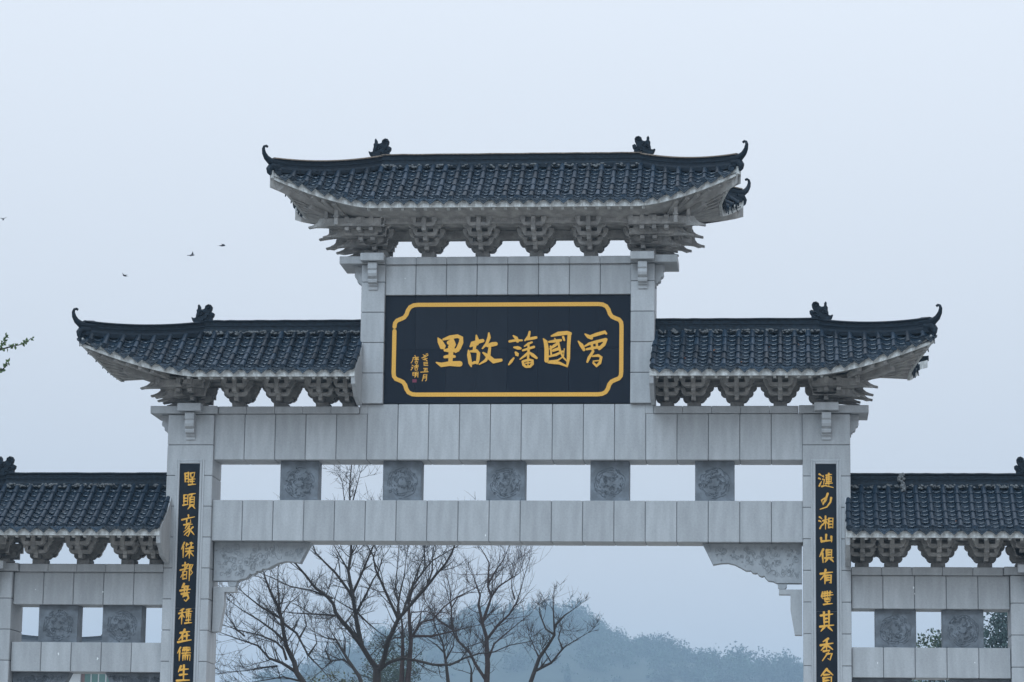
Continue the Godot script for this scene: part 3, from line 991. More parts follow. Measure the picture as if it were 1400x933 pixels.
func fan_rafter(parent: Node, a: Vector3, b: Vector3, w := 0.05, h := 0.05, called := "rafter") -> void:
	var d := (b - a).normalized()
	var sd := d.cross(Vector3.UP).normalized()
	var L := a.distance_to(b)
	part(parent, called, boxmesh(Vector3(w, h, snappedf(L, 0.01)), 0.004), bracket_stone(), Transform3D(Basis(sd, sd.cross(d), -d), (a + b) / 2.0))

func holder_post(parent: Node, at: Vector3, h: float) -> MeshInstance3D:
	var m := MB.new()
	m.box(Vector3(-0.032, 0.0, -0.032), Vector3(0.032, h * 0.36, 0.032), 0.008)
	m.box(Vector3(-0.045, h * 0.36, -0.045), Vector3(0.045, h * 0.46, 0.045), 0.012)
	m.box(Vector3(-0.03, h * 0.46, -0.03), Vector3(0.03, h * 0.86, 0.03), 0.004)
	m.box(Vector3(-0.065, h * 0.86, -0.05), Vector3(0.065, h + 0.06, 0.05), 0.012)
	return part(parent, "hanging_post", m.mesh(), bracket_stone(), Transform3D(Basis(), at))
# ---------------------------------------------------------------- lettering
const PLAQUE_WORDS = [
	[530, [[615,195,10, 640,235,50, 680,310,60, 690,325,20], [680,215,20, 760,190,40, 850,175,36, 895,195,40, 895,250,45, 865,320,45, 830,360,30], [745,255,40, 790,225,56, 800,270,56, 770,330,56], [700,345,25, 760,342,46, 860,345,30], [770,300,50, 775,370,45, 770,480,40], [700,425,28, 760,415,36, 820,420,26], [600,490,12, 660,520,44, 760,505,46, 885,508,56]]],
	[530, [[1075,165,14, 1085,215,34, 1085,270,34], [1005,300,16, 1030,270,50, 1090,245,40, 1155,230,34], [1065,260,34, 1052,335,28], [985,345,14, 990,400,36, 1008,500,36, 1020,538,16], [1010,358,20, 1080,352,36, 1105,380,34, 1100,450,34, 1090,500,28], [1005,512,18, 1060,492,30, 1098,492,18], [1225,140,16, 1230,190,34, 1200,270,30, 1150,325,14], [1210,292,30, 1270,275,44, 1313,270,38], [1240,310,26, 1230,400,32, 1190,470,28, 1115,515,12], [1160,375,16, 1220,420,42, 1290,478,48, 1378,465,30]]],
	[680, [[160,240,24, 230,228,24, 310,228,18], [205,172,14, 240,200,34, 258,240,30], [345,230,16, 390,180,28, 400,125,20], [370,215,24, 430,205,28, 480,195,26], [215,312,16, 260,318,36, 293,325,24], [235,372,20, 255,398,40, 262,410,18], [155,520,14, 185,480,28, 215,440,16], [340,300,12, 390,268,24, 430,252,18], [320,350,18, 390,328,24, 455,308,24], [388,275,20, 390,350,24, 385,440,22], [290,455,12, 350,410,24, 385,372,16], [395,372,16, 440,405,34, 487,440,24], [322,482,22, 332,520,28, 360,545,24], [330,478,20, 400,462,26, 438,472,28, 440,510,28, 410,543,26, 362,545,24], [355,503,12, 425,497,12], [385,472,12, 385,535,12]]],
	[680, [[565,210,12, 590,240,38, 605,330,42, 605,472,42], [660,178,16, 740,152,42, 850,140,38, 888,150,30], [875,150,36, 866,300,34, 866,450,32, 850,545,16], [630,248,18, 700,238,30, 775,228,24], [700,205,10, 722,252,18], [645,332,16, 700,292,30, 745,262,22], [652,300,18, 660,400,18], [682,352,26, 740,332,30], [640,422,18, 720,402,26, 800,362,18], [745,255,18, 760,340,24, 800,430,18, 850,482,12], [640,480,14, 740,470,18, 808,420,10, 815,330,8], [625,496,16, 700,496,30, 760,502,28, 840,537,18], [800,190,24, 815,230,18]]],
	[680, [[1060,155,16, 1100,185,42, 1140,205,34], [1110,190,28, 1200,160,40, 1300,132,38, 1312,152,26], [980,240,14, 1020,290,44, 1050,345,32], [1060,300,18, 1110,272,30, 1200,247,34, 1310,220,34], [1312,220,32, 1285,280,42, 1230,332,36], [1080,338,24, 1160,322,30, 1240,312,26], [1140,260,26, 1150,340,30], [1200,240,26, 1205,320,26], [1160,360,28, 1110,440,34, 1090,490,22], [1160,480,13, 1235,472,13], [1150,422,18, 1220,412,32, 1255,432,32, 1240,500,34, 1200,538,34, 1162,500,24]]],
	[530, [[440,395, 465,410], [435,435, 470,405], [475,390, 495,385], [470,420, 500,400], [425,435, 455,425], [440,455, 490,440], [465,430, 460,460], [465,450, 490,470]]],
	[530, [[450,490, 495,485, 495,505], [455,507, 495,503], [452,490, 455,525, 500,525]]],
	[530, [[450,560, 495,560], [470,560, 465,600], [455,580, 495,577, 490,600], [415,605, 505,600]]],
	[530, [[450,635, 445,680, 435,710], [450,635, 490,632, 485,700, 475,710], [455,655, 485,652], [452,675, 485,672]]],
	[530, [[340,405, 350,416], [320,430, 385,426], [325,430, 315,470, 298,495], [345,440, 380,440, 380,460], [340,456, 388,453], [360,430, 358,475], [345,480, 380,478, 375,498, 350,498, 345,482]]],
	[530, [[310,520, 325,530], [305,545, 315,550], [298,580, 320,550], [345,526, 385,522], [335,541, 385,538], [365,512, 362,550], [345,556, 380,553, 375,580, 350,582, 345,558]]],
	[530, [[320,610, 350,606, 350,645, 322,645, 320,612], [322,626, 350,625], [360,605, 358,650, 345,665], [360,605, 385,602, 382,665], [360,622, 383,620], [360,640, 383,638]]],
]
const COUPLET_A = [
	[[15,25,40,15], [18,20,20,75,45,70], [40,15,42,80], [20,40,40,38], [20,55,40,53], [55,20,85,15,80,45], [55,20,60,45,80,42], [50,60,90,55], [70,45,70,90], [55,72,85,70], [45,92,95,88]],
	[[15,15,15,70], [15,15,42,12,42,72], [15,35,42,33], [15,52,42,50], [10,75,46,70], [52,12,95,5], [72,10,66,25], [58,28,58,75], [58,28,88,25,88,75], [60,42,86,40], [60,57,86,55], [58,75,88,72], [66,78,45,98], [78,78,95,95]],
	[[50,0,52,12], [5,22,95,8], [40,22,38,38,68,36,66,22], [20,45,80,42], [45,45,30,62], [60,50,45,65,20,78], [58,60,62,80,50,98,40,92], [55,72,25,92], [85,55,65,70], [65,68,95,90]],
	[[28,5,8,45], [22,28,22,95], [45,10,42,30], [42,20,62,15], [70,8,90,10], [78,5,75,35], [65,35,95,30], [40,42,95,38], [40,58,95,55], [66,42,66,98], [64,60,38,88], [68,60,95,85]],
	[[20,18,60,12], [38,2,36,38], [5,42,68,32], [60,10,10,80], [25,50,25,90], [25,50,52,48,50,88], [28,68,50,66], [26,88,50,86], [70,15,92,12,78,40,92,55,78,68], [72,15,70,98]],
	[[35,2,20,25], [25,20,70,14], [10,40,80,32], [40,22,38,50], [60,20,56,48], [20,58,75,50], [55,55,30,75], [60,62,70,80,50,98,40,90], [35,68,65,66]],
	[[38,4,12,16], [5,32,48,24], [28,15,26,95], [26,38,6,65], [30,40,45,55], [58,10,90,4], [52,24,98,18], [60,34,60,60], [60,34,90,32,88,60], [60,47,88,45], [75,8,75,88], [58,72,92,70], [50,90,98,86]],
	[[20,25,85,15], [50,0,30,50,10,75], [35,45,35,85], [50,48,85,42], [66,30,66,78], [5,92,98,75]],
	[[25,5,5,45], [20,28,18,98], [45,8,92,4], [42,22,40,32], [42,20,95,16,92,28], [68,6,68,38], [52,28,60,30], [76,27,86,29], [38,46,98,42], [66,44,58,58], [45,60,44,96], [45,60,94,57,92,96], [60,60,59,92], [76,59,76,92]],
	[[32,5,15,40], [25,28,85,22], [52,0,52,92], [25,58,80,53], [5,92,95,88]],
]
const COUPLET_B = [
	[[5,8,20,18], [2,35,16,42], [5,85,20,55], [30,20,36,28], [30,42,40,42,34,75], [22,88,45,82,100,95], [52,16,90,10], [54,28,54,58], [54,28,88,26,86,58], [54,42,87,40], [54,57,86,55], [48,70,95,66], [70,4,70,82]],
	[[62,5,50,35,28,70,20,45,45,30,55,38,45,55], [85,30,80,55,55,85,10,98]],
	[[5,15,22,28], [2,40,18,48], [8,90,25,60], [28,40,62,32], [46,10,46,95], [44,44,26,70], [50,46,60,60], [68,25,66,88], [68,25,96,22,95,88], [68,45,95,43], [68,64,95,62], [67,84,95,82]],
	[[50,5,48,75], [15,40,18,92], [18,80,90,68], [85,25,86,85]],
	[[30,2,5,55], [24,30,28,98], [52,8,52,62], [52,8,86,6,85,62], [53,26,85,24], [53,43,85,41], [42,66,98,62], [58,72,42,95], [78,70,98,92]],
	[[10,30,92,18], [45,2,35,40,10,70], [42,42,40,98], [42,42,82,38,80,95,70,90], [44,58,80,56], [44,74,80,72]],
	[[25,10,15,40,25,55], [40,8,40,45], [55,5,58,45], [30,22,90,12], [25,38,95,28], [75,5,72,40], [35,55,80,50], [40,62,40,75,72,72,75,60], [40,62,74,60], [30,95,90,88], [55,75,55,92]],
	[[10,22,92,14], [32,5,34,72], [66,0,66,70], [34,38,66,35], [34,54,66,52], [5,76,98,68], [35,78,12,98], [62,78,88,96]],
	[[60,0,25,14], [8,30,92,20], [50,8,48,50], [46,30,12,52], [54,30,90,48], [28,56,70,52,50,70,20,98], [50,68,85,66,70,95,58,88]],
	[[50,0,10,35], [50,5,90,30], [30,30,70,28], [25,45,80,40,78,95], [28,45,26,100], [40,58,66,56], [40,72,66,70]],
]
const ROW_A = [7.736, 0.266, 7.357, 0.277, 6.947, 0.36, 6.551, 0.276, 6.198, 0.311, 5.858, 0.298, 5.466, 0.273, 5.144, 0.225, 4.86, 0.235, 4.541, 0.272]
const ROW_B = [7.706, 0.249, 7.374, 0.271, 7.032, 0.247, 6.768, 0.145, 6.492, 0.223, 6.158, 0.234, 5.819, 0.234, 5.446, 0.326, 4.992, 0.36, 4.53, 0.323]

func plaque_point(ox: float, zx: float, zy: float) -> Vector2:
	return Vector2(-2.024 + (ox + zx / 8.75 - 527.5) * 0.01207, 8.993 + (551.3 - 440.0 - zy / 8.75) * 0.01217)

func plaque() -> void:
	var p := holder(gate, "name_plaque", Vector3(0, 0, -0.10))
	slab(p, "backing", Vector3(-2.02, 8.985, -0.35), Vector3(2.02, 10.78, -0.03), mats.joint, 0.0)
	for i in 8:
		for j in 2:
			var y0: float = [8.99, 9.893][j]
			var y1: float = [9.893, 10.784][j]
			slab(p, "stone_tile", Vector3(-2.026 + 0.5065 * i + 0.001, y0 + 0.001, -0.028), Vector3(-2.026 + 0.5065 * (i + 1) - 0.001, y1 - 0.001, rng.randf_range(-0.0006, 0.0006)), mats["plaque%d" % rng.randi_range(0, 2)], 0.001)
	var m := MB.new()                                # gilt border with scooped corners
	var corner := [[145, 205], [147, 186], [157, 173], [175, 166], [192, 158], [203, 143], [209, 124], [220, 107], [238, 98], [258, 96]]
	var q := []
	for c in corner: q.append(Vector2(c[0], c[1]))
	for c in range(corner.size() - 1, -1, -1): q.append(Vector2(1404 - corner[c][0], corner[c][1]))
	for c in corner: q.append(Vector2(1404 - c[0], 634 - c[1]))
	for c in range(corner.size() - 1, -1, -1): q.append(Vector2(corner[c][0], 634 - corner[c][1]))
	q.append(Vector2(145, 320))
	q.append(q[q.size() - 1].lerp(q[0], 0.835))
	var pts := []
	for c in q:
		pts.append(Vector3(-2.024 + (500.0 + c.x / 3.59 - 527.5) * 0.01207, 8.993 + (551.3 - 390.0 - c.y / 3.59) * 0.01217, 0.068))
	m.ribbon(pts, 0.0008, 0.010, Transform3D(), true)
	part(p, "border", m.mesh(), mats.gold)
	for w in PLAQUE_WORDS.size():
		var word: Array = PLAQUE_WORDS[w]
		m = MB.new()
		var k := 0
		for s in word[1]:
			var step := 3 if w < 5 else 2
			var line := []
			for i in range(0, s.size(), step):
				var xy := plaque_point(word[0], s[i], s[i + 1])
				line.append(Vector3(xy.x, xy.y, (s[i + 2] * (1.22 if w < 4 else 1.05) if step == 3 else 9.5) * 0.00138))
			m.ribbon(line, 0.0008, 0.010 + 0.0011 * k if w < 5 else 0.005 + 0.0007 * k, Transform3D(), true)
			k += 1
		part(p, "character", m.mesh(), mats.gold)
	m = MB.new()
	var a := plaque_point(530, 318, 728)
	var b := plaque_point(530, 368, 690)
	m.box(Vector3(a.x, a.y, 0.0008), Vector3(b.x, b.y, 0.005), 0.001)
	part(p, "seal", m.mesh(), mats.red)

func couplet(xc: float, words: Array, rows: Array, s: float) -> void:
	var p := holder(gate, "couplet_board", Vector3(xc, 0, 0))
	var top := 7.975
	slab(p, "board", Vector3(-0.166, 5.604, -0.01), Vector3(0.166, top, 0.006), mats.board, 0.001)
	slab(p, "board", Vector3(-0.166, 1.2, -0.01), Vector3(0.166, 5.601, 0.006), mats.board, 0.001)
	# stepped stone frame round the board
	for k in 2:
		var i0: float = [0.167, 0.207][k]
		var i1: float = [0.206, 0.243][k]
		var zf: float = [0.022, 0.012][k]
		var t0 := top + i0 - 0.166
		var t1 := top + i1 - 0.166
		slab(p, "frame", Vector3(-i1, 1.2, -0.004), Vector3(-i0, t1, zf), mats.granite1, 0.006)
		slab(p, "frame", Vector3(i0, 1.2, -0.004), Vector3(i1, t1, zf), mats.granite1, 0.006)
		slab(p, "frame", Vector3(-i0 + 0.001, t0, -0.004), Vector3(i0 - 0.001, t1, zf), mats.granite1, 0.006)
	for w in words.size():
		var m := MB.new()
		var h: float = rows[w * 2 + 1]
		var wd := 0.235
		var k := 0
		for line in words[w]:
			var pts := []
			var cnt: int = line.size() / 2
			for i in cnt:
				var f := float(i) / maxi(1, cnt - 1)
				var thick := 0.0255 * (1.32 - 0.78 * f) * (0.85 if words[w].size() > 9 else 1.1)
				pts.append(Vector3((line[i * 2] / 100.0 - 0.5) * wd, rows[w * 2] + (0.5 - line[i * 2 + 1] / 100.0) * h, thick))
				if i < cnt - 1 and cnt == 2:
					pts.append(Vector3(((line[0] + line[2]) / 200.0 - 0.5) * wd, rows[w * 2] + (0.5 - (line[1] + line[3]) / 200.0) * h + 0.003, thick * 0.8))
			m.ribbon(pts, 0.007, 0.004 + 0.0007 * k, Transform3D(), true)
			k += 1
		part(p, "character", m.mesh(), mats.gold)

# ---------------------------------------------------------------- the gateway
func build_gate() -> void:
	gate = holder(self, "memorial_gateway")
	tag(gate, "grey granite memorial gateway with blue-grey tiled roofs and a black name plaque", "gateway")
	var joints := []
	for k in range(16, -1, -1):
		joints.append(8.287 - 0.507 * k)
	for s in [-1.0, 1.0]:
		var p := pillar(s * 5.2, 0.382, 8.795, joints)
		pillar_cap(p, s, 0.382, 8.802, 0.68, 0.44)
		couplet(s * 5.2 + (0.005 if s < 0 else -0.012), COUPLET_A if s < 0 else COUPLET_B, ROW_A if s < 0 else ROW_B, s)
		var u := pillar(s * 2.225, 0.195, 11.295, [8.97, 9.477, 9.984, 10.491, 10.998])
		u.get_node("stone_block").queue_free()       # stands on the beam
		u.get_node("mortar_core").queue_free()
		slab(u, "mortar_filling", Vector3(-0.18, 8.98, -0.36), Vector3(0.18, 11.28, 0.36), mats.joint, 0.0)
		pillar_cap(u, s, 0.195, 11.30, 0.565, 0.198)
	# beams of the centre bay
	var b := holder(gate, "beam")
	for i in 19:
		var x0 := -4.822 + 9.644 / 19.0 * i
		var x1 := x0 + 9.644 / 19.0
		var mid := absf((x0 + x1) / 2.0) < 2.3
		slab(b, "stone_panel", Vector3(x0 + 0.0045, 8.05, -0.69), Vector3(x1 - 0.0045, 8.966 if mid else 8.806, -0.06 + rng.randf_range(-0.002, 0.002)), granite(), 0.007)
	for s in [-1.0, 1.0]:
		slab(b, "stone_panel", Vector3(minf(s * 2.277, s * 2.412), 8.809, -0.69), Vector3(maxf(s * 2.277, s * 2.412), 8.966, -0.06), granite(), 0.006)
		for i in 5:
			var x0 := 2.415 + (4.755 - 2.415) / 5.0 * i
			var x1 := x0 + (4.755 - 2.415) / 5.0
			slab(b, "coping_stone", Vector3(minf(s * (x0 + 0.002), s * (x1 - 0.002)), 8.81, -0.735), Vector3(maxf(s * (x0 + 0.002), s * (x1 - 0.002)), 8.928, -0.015), granite(), 0.007)
	slab(b, "mortar_core", Vector3(-4.79, 8.062, -0.68), Vector3(4.79, 8.795, -0.072), mats.joint, 0.0)
	var lb := holder(gate, "beam")
	stone_row(lb, "stone_panel", -4.822, 4.822, 6.716, 7.385, -0.06, -0.69, 19)
	for i in 5:
		strut_panel(-3.41 + 1.702 * i, 7.387, 8.049, 0.317, 100 + i)
	# frieze over the plaque
	var fz := holder(gate, "frieze")
	stone_row(fz, "stone_panel", -2.034, 2.034, 10.79, 11.294, -0.06, -0.69, 8)
	for i in 8:
		slab(fz, "coping_stone", Vector3(-2.026 + 0.5065 * i + 0.002, 11.298, -0.735), Vector3(-2.026 + 0.5065 * (i + 1) - 0.002, 11.422, -0.015), granite(), 0.007)
	plaque()
	for s in [-1.0, 1.0]:
		brace(s * 4.80, 6.716, s, 1.0, 31 if s < 0 else 32, mats.brace, true)
	# side bays
	for s in [-1.0, 1.0]:
		var wp := pillar(s * 8.395, 0.30, 6.195, joints.filter(func(y): return y < 6.1))
		pillar_cap(wp, s, 0.30, 6.20, 0.60, 0.40)
		for r in [[5.66, 6.19], [4.565, 5.045]]:
			var wb := holder(gate, "beam")
			stone_row(wb, "stone_panel", minf(s * 5.585, s * 8.09), maxf(s * 5.585, s * 8.09), r[0], r[1], -0.085, -0.665, 5)
			if r[0] > 5:
				for i in 5:
					var x0 := 5.585 + (7.99 - 5.585) / 5.0 * i
					var x1 := x0 + (7.99 - 5.585) / 5.0
					slab(wb, "coping_stone", Vector3(minf(s * (x0 + 0.002), s * (x1 - 0.002)), 6.194, -0.735), Vector3(maxf(s * (x0 + 0.002), s * (x1 - 0.002)), 6.322, -0.015), granite(), 0.007)
		for i in 2:
			strut_panel(s * (6.285 + 1.066 * i), 5.047, 5.659, 0.326, 200 + i + (5 if s > 0 else 0))
		brace(s * 5.585, 4.563, -s, 0.60, 41, mats.carved, false)
		brace(s * 8.09, 4.563, s, 0.60, 42, mats.carved, false)
	# roofs with their bracket sets
	var r0 := RoofShape.new()
	make_roof(r0, 0.0, [-1.0, 1.0], 11.425, 3, 0.217, true, 99.0)
	for i in 4:
		bracket_set(-1.35 + 0.9 * i, 11.423, 3)
	for s in [-1.0, 1.0]:
		corner_bracket(s * 2.225, s, 11.43, 3)
		var r1 := RoofShape.new()
		r1.xb = 5.10; r1.xc = 6.90; r1.xs = 5.0; r1.yr = 10.235; r1.ye = 9.44; r1.a = 0.48; r1.b = 0.27; r1.lift = 0.50; r1.back = 0.74
		make_roof(r1, 2.385, [s], 8.93, 2, 0.226, true, 99.0)
		for i in 3:
			bracket_set(s * (3.06 + 0.70 * i), 8.929, 2)
		bracket_set(s * 2.62, 8.929, 2)
		corner_bracket(s * 5.2, s, 8.93, 2)
		var r2 := RoofShape.new()
		r2.xb = 8.37; r2.xc = 10.15; r2.xs = 8.3; r2.yr = 7.675; r2.ye = 6.85; r2.a = 0.48; r2.b = 0.27; r2.lift = 0.50; r2.back = 0.78
		make_roof(r2, 5.495, [s], 6.325, 2, 0.2175, false, 8.6)
		for i in 3:
			bracket_set(s * (6.23 + 0.745 * i), 6.323, 2)
		bracket_set(s * 5.76, 6.323, 2)
		corner_bracket(s * 8.395, s, 6.33, 2)
	# a lump of old mortar on the ridge foot of one side roof, dead leaves caught between the tiles
	var lump := MB.new()
	for i in 16:
		var f := i / 15.0
		var sz := rng.randf_range(0.018, 0.036)
		lump.box(Vector3(-sz, -sz, -sz) * 0.8, Vector3(sz, sz, sz * 0.8), sz * 0.4, Transform3D(Basis(Vector3(1, 1, 0.3).normalized(), rng.randf() * 3.0), Vector3(6.40 + rng.randf_range(-0.04, 0.04), 7.84 - 0.28 * f, ZC + 0.09 + 0.16 * f * f)))
	part(gate, "mortar_lump", lump.mesh(), mats.mortar)
	var leaves := MB.new()
	for q in [[2.93, 0.75], [3.38, 0.7], [3.40, 0.52], [3.83, 0.86], [4.28, 0.45], [4.74, 0.35], [7.0, 0.9], [7.25, 0.8], [7.26, 0.86], [7.7, 0.55], [-3.1, 0.7]]:
		var y: float = lerpf(10.235, 9.44, q[1]) - 0.02 if absf(q[0]) < 5 else lerpf(7.675, 6.85, q[1]) - 0.02
		var p := Vector3(q[0], y, ZC + 1.19 * q[1])
		for k in 2:
			var u := Vector3(rng.randfn(), rng.randfn() * 0.4, rng.randfn()).normalized() * 0.045
			var w := u.cross(Vector3(0, 1, 0.5)).normalized() * 0.018
			leaves.quad(p - u, p + w + Vector3(0, 0.01, 0), p + u, p - w)
	tag(part(self, "fallen_leaves", leaves.mesh(), mats.dead_leaf), "rusty dead leaves caught between the roof tiles", "leaves", "", "stuff")
const BARE_A = [[0.112,-5.12,5.48,-5.12,5.73,-5.12,5.98,-5.13,6.12], [0.069,-5.13,6.05,-5.26,6.22,-5.45,6.54,-5.71,6.90,-5.90,7.11,-6.03,7.29,-6.09,7.51,-6.24,7.67,-6.50,7.86,-6.72,8.15,-6.91,8.37,-6.97,8.51,-7.17,8.58], [0.060,-5.45,6.54,-5.55,6.94,-5.62,7.33,-5.68,7.69,-5.74,7.98,-5.80,8.30,-5.75,8.70,-5.74,9.02,-5.77,9.53,-5.81,10.32,-5.77,10.87], [0.039,-5.68,7.69,-5.88,7.97,-6.11,8.26,-6.37,8.51,-6.59,8.73,-6.71,9.02,-6.83,9.42], [0.026,-5.80,8.30,-5.88,8.44,-6.01,8.66,-6.20,8.98,-6.32,9.34], [0.034,-5.68,7.80,-5.52,8.12,-5.35,8.48,-5.18,8.84,-5.04,9.02,-4.86,9.49], [0.030,-5.60,7.33,-5.37,7.73,-5.20,8.09,-5.06,8.30,-4.95,8.63], [0.026,-6.01,7.22,-6.55,7.25,-7.06,7.27,-7.36,7.32], [0.026,-5.81,7.04,-5.68,7.26,-5.62,7.47], [0.026,-5.58,7.33,-5.36,7.12,-5.10,6.90,-4.88,6.76], [0.026,-6.09,7.62,-6.57,7.79,-7.08,7.88,-7.52,8.08,-8.04,8.29], [0.021,-5.63,7.37,-5.95,7.54,-6.20,7.69], [0.021,-5.75,8.70,-5.65,8.84,-5.56,9.06,-5.52,9.49], [0.021,-5.77,9.53,-5.93,9.96,-6.01,10.43], [0.021,-5.78,9.78,-5.66,10.25,-5.58,10.65], [0.069,-5.13,6.05,-5.03,6.01,-4.92,6.30,-4.82,6.66,-4.68,6.94,-4.56,7.16,-4.33,7.41,-4.09,7.66,-3.84,7.91,-3.63,8.16,-3.41,8.38,-3.24,8.63,-3.10,8.99,-2.96,9.28], [0.043,-4.56,7.16,-4.64,7.34,-4.77,7.62,-4.92,7.98,-5.06,8.30,-5.10,8.59,-5.23,8.81,-5.36,9.02], [0.034,-4.56,7.19,-4.59,7.44,-4.56,7.87,-4.49,8.23,-4.48,8.66], [0.026,-4.57,7.55,-4.68,7.80,-4.66,8.34,-4.65,8.99], [0.034,-4.44,7.30,-4.37,7.62,-4.27,7.98,-4.14,8.41,-4.05,8.77], [0.030,-4.34,7.62,-4.24,7.98,-4.03,8.31,-3.85,8.56,-3.42,8.85,-3.13,9.03], [0.026,-3.84,7.91,-3.75,8.27,-3.76,8.70,-3.71,9.03], [0.021,-3.99,8.38,-4.00,8.77,-3.98,9.06], [0.021,-5.06,8.30,-5.23,8.59,-5.16,8.84,-5.05,9.02], [0.043,-5.04,6.00,-4.81,6.19,-4.49,6.27,-4.20,6.23,-3.77,6.13,-3.38,6.13,-3.06,6.28,-2.70,6.40,-2.34,6.44,-1.99,6.60,-1.52,6.69], [0.021,-3.38,6.13,-3.16,6.20,-2.95,6.49,-2.92,6.70]]
const BARE_B = [[0.082,-5.08,5.71,-5.06,5.97,-5.05,6.34,-5.04,6.83,-5.07,7.36,-5.11,7.63], [0.082,-4.93,5.71,-4.91,5.97,-4.88,6.34,-4.84,6.99,-4.88,7.44,-4.91,7.93,-4.82,8.23,-4.67,8.42], [0.036,-4.84,7.10,-4.34,7.12,-3.96,7.22,-3.62,7.33,-3.25,7.43], [0.036,-4.84,7.06,-4.73,7.21,-4.58,7.44,-4.28,7.52,-4.01,7.82,-3.71,8.05,-3.41,8.20,-3.07,8.37], [0.027,-4.73,7.21,-4.62,7.51,-4.58,7.82], [0.027,-4.88,7.44,-4.85,7.70,-4.47,7.74,-4.20,7.55], [0.027,-5.05,7.06,-5.26,7.06,-5.52,6.87,-5.74,6.53]]
const BARE_C = [[0.087,-3.45,6.00,-3.44,6.28,-3.42,6.72,-3.45,7.20,-3.46,7.44,-3.58,7.84,-3.69,8.33,-3.65,8.57,-3.80,8.97], [0.044,-3.58,7.84,-3.42,8.29,-3.35,8.53,-3.15,8.81,-2.83,9.02,-2.61,9.16], [0.034,-3.35,8.53,-3.45,8.81,-3.44,9.46,-3.57,9.70,-3.75,9.95], [0.029,-3.44,8.89,-3.24,9.26,-3.04,9.54,-2.92,9.83], [0.039,-3.45,7.40,-3.17,7.76,-2.85,8.05,-2.66,8.37,-2.54,8.70,-2.44,9.08], [0.034,-3.43,6.80,-3.25,7.28,-2.93,7.57,-2.49,7.93], [0.048,-3.46,6.32,-3.73,6.72,-3.89,7.04,-4.22,7.36,-4.35,7.64,-4.38,8.20,-4.41,8.69,-4.45,8.89], [0.029,-4.35,7.64,-4.68,7.84,-4.93,8.12,-5.09,8.40], [0.024,-2.70,8.45,-2.78,8.73,-2.79,8.98], [0.024,-4.38,8.20,-4.20,8.48,-3.88,8.61]]
const BARE_D = [[0.061,-4.06,5.83,-4.12,6.09,-4.18,6.52,-4.27,7.06,-4.52,7.60], [0.028,-4.21,6.63,-4.00,6.98,-3.96,7.29], [0.028,-4.23,6.83,-4.43,7.02,-4.71,7.21], [0.047,-3.51,5.83,-3.52,6.10,-3.52,6.41,-3.60,6.64]]
const BARE_E = [[0.058,-1.36,5.32,-1.30,5.63,-1.11,6.18,-0.92,6.46,-0.76,6.70,-0.78,6.94,-0.81,7.47], [0.029,-0.76,6.70,-0.97,6.84,-1.12,7.18,-1.15,7.37], [0.029,-0.78,6.89,-0.55,7.16,-0.31,7.33], [0.033,-1.18,5.89,-0.82,6.06,-0.63,6.28,-0.49,6.42,0.03,6.71], [0.025,-1.11,6.18,-1.21,6.37,-1.36,6.70], [0.021,-0.82,6.06,-0.94,6.27,-1.02,6.46], [0.021,-0.54,6.35,-0.66,6.61,-0.59,6.85]]
const BARE_F = [[0.072,-5.88,5.19,-6.05,5.42,-6.19,5.62,-6.26,5.85,-6.44,6.18,-6.50,6.45,-6.57,6.81,-6.67,7.11,-6.84,7.41,-6.95,7.68,-6.99,7.85], [0.032,-6.58,6.85,-6.63,7.11,-6.69,7.51,-6.71,7.95], [0.040,-6.19,5.62,-6.50,5.82,-6.77,5.91,-7.01,6.18,-7.42,6.31,-7.80,6.44], [0.032,-6.40,5.88,-6.47,6.12,-6.64,6.28,-6.98,6.41,-7.43,6.51,-7.84,6.64], [0.032,-6.49,6.31,-6.75,6.54,-7.10,6.78,-7.51,7.01,-7.79,7.21], [0.028,-6.59,6.81,-7.00,7.04,-7.35,7.31,-7.57,7.51], [0.032,-6.54,6.71,-6.21,6.48,-5.93,5.99,-5.65,5.72,-5.38,5.43], [0.024,-6.60,5.75,-6.96,5.71,-7.27,5.64,-7.64,5.61], [0.024,-6.05,5.42,-6.49,5.52,-6.86,5.45,-7.26,5.38], [0.024,-6.14,6.38,-6.01,6.65,-6.09,6.95], [0.024,-5.93,5.99,-5.73,6.25,-5.77,6.52], [0.024,-7.29,6.38,-7.50,6.54,-7.74,6.84]]
const BARE_G = [[0.070,-7.17,6.14,-7.28,6.55,-7.61,7.01,-7.88,7.43,-8.10,7.80], [0.040,-7.48,6.84,-7.78,7.05,-8.12,7.01,-8.45,6.71], [0.030,-7.74,7.22,-7.71,7.60,-7.80,7.85], [0.030,-7.96,7.59,-8.26,7.63,-8.56,7.80], [0.030,-8.12,6.97,-8.30,7.30,-8.22,7.59]]
# ---------------------------------------------------------------- trees
class Limb:
	var p: Array = []
	var r: Array = []

func twig(m: MB, at: Vector3, d: Vector3, L: float, r: float, depth: int) -> void:
	var pts := [at]
	var rad := [r]
	var k := 4 if depth > 0 else 3
	var q := at
	for i in k:
		d = (d + Vector3(rng.randfn(0, 0.13), rng.randfn(0.06, 0.12), rng.randfn(0, 0.13))).normalized()
		q += d * L / k
		pts.append(q)
		rad.append(lerpf(r, r * 0.35, float(i + 1) / k))
	m.tube(pts, rad, 4 if r > 0.008 else 3, false)
	if depth > 0:
		for i in rng.randi_range(2, 4):
			var j := rng.randi_range(1, k - 1)
			var nd: Vector3 = (d + Vector3(rng.randfn(0, 0.65), rng.randfn(0.2, 0.5), rng.randfn(0, 0.65))).normalized()
			twig(m, pts[j], nd, L * rng.randf_range(0.45, 0.85), maxf(0.0042, rad[j] * 0.7), depth - 1)

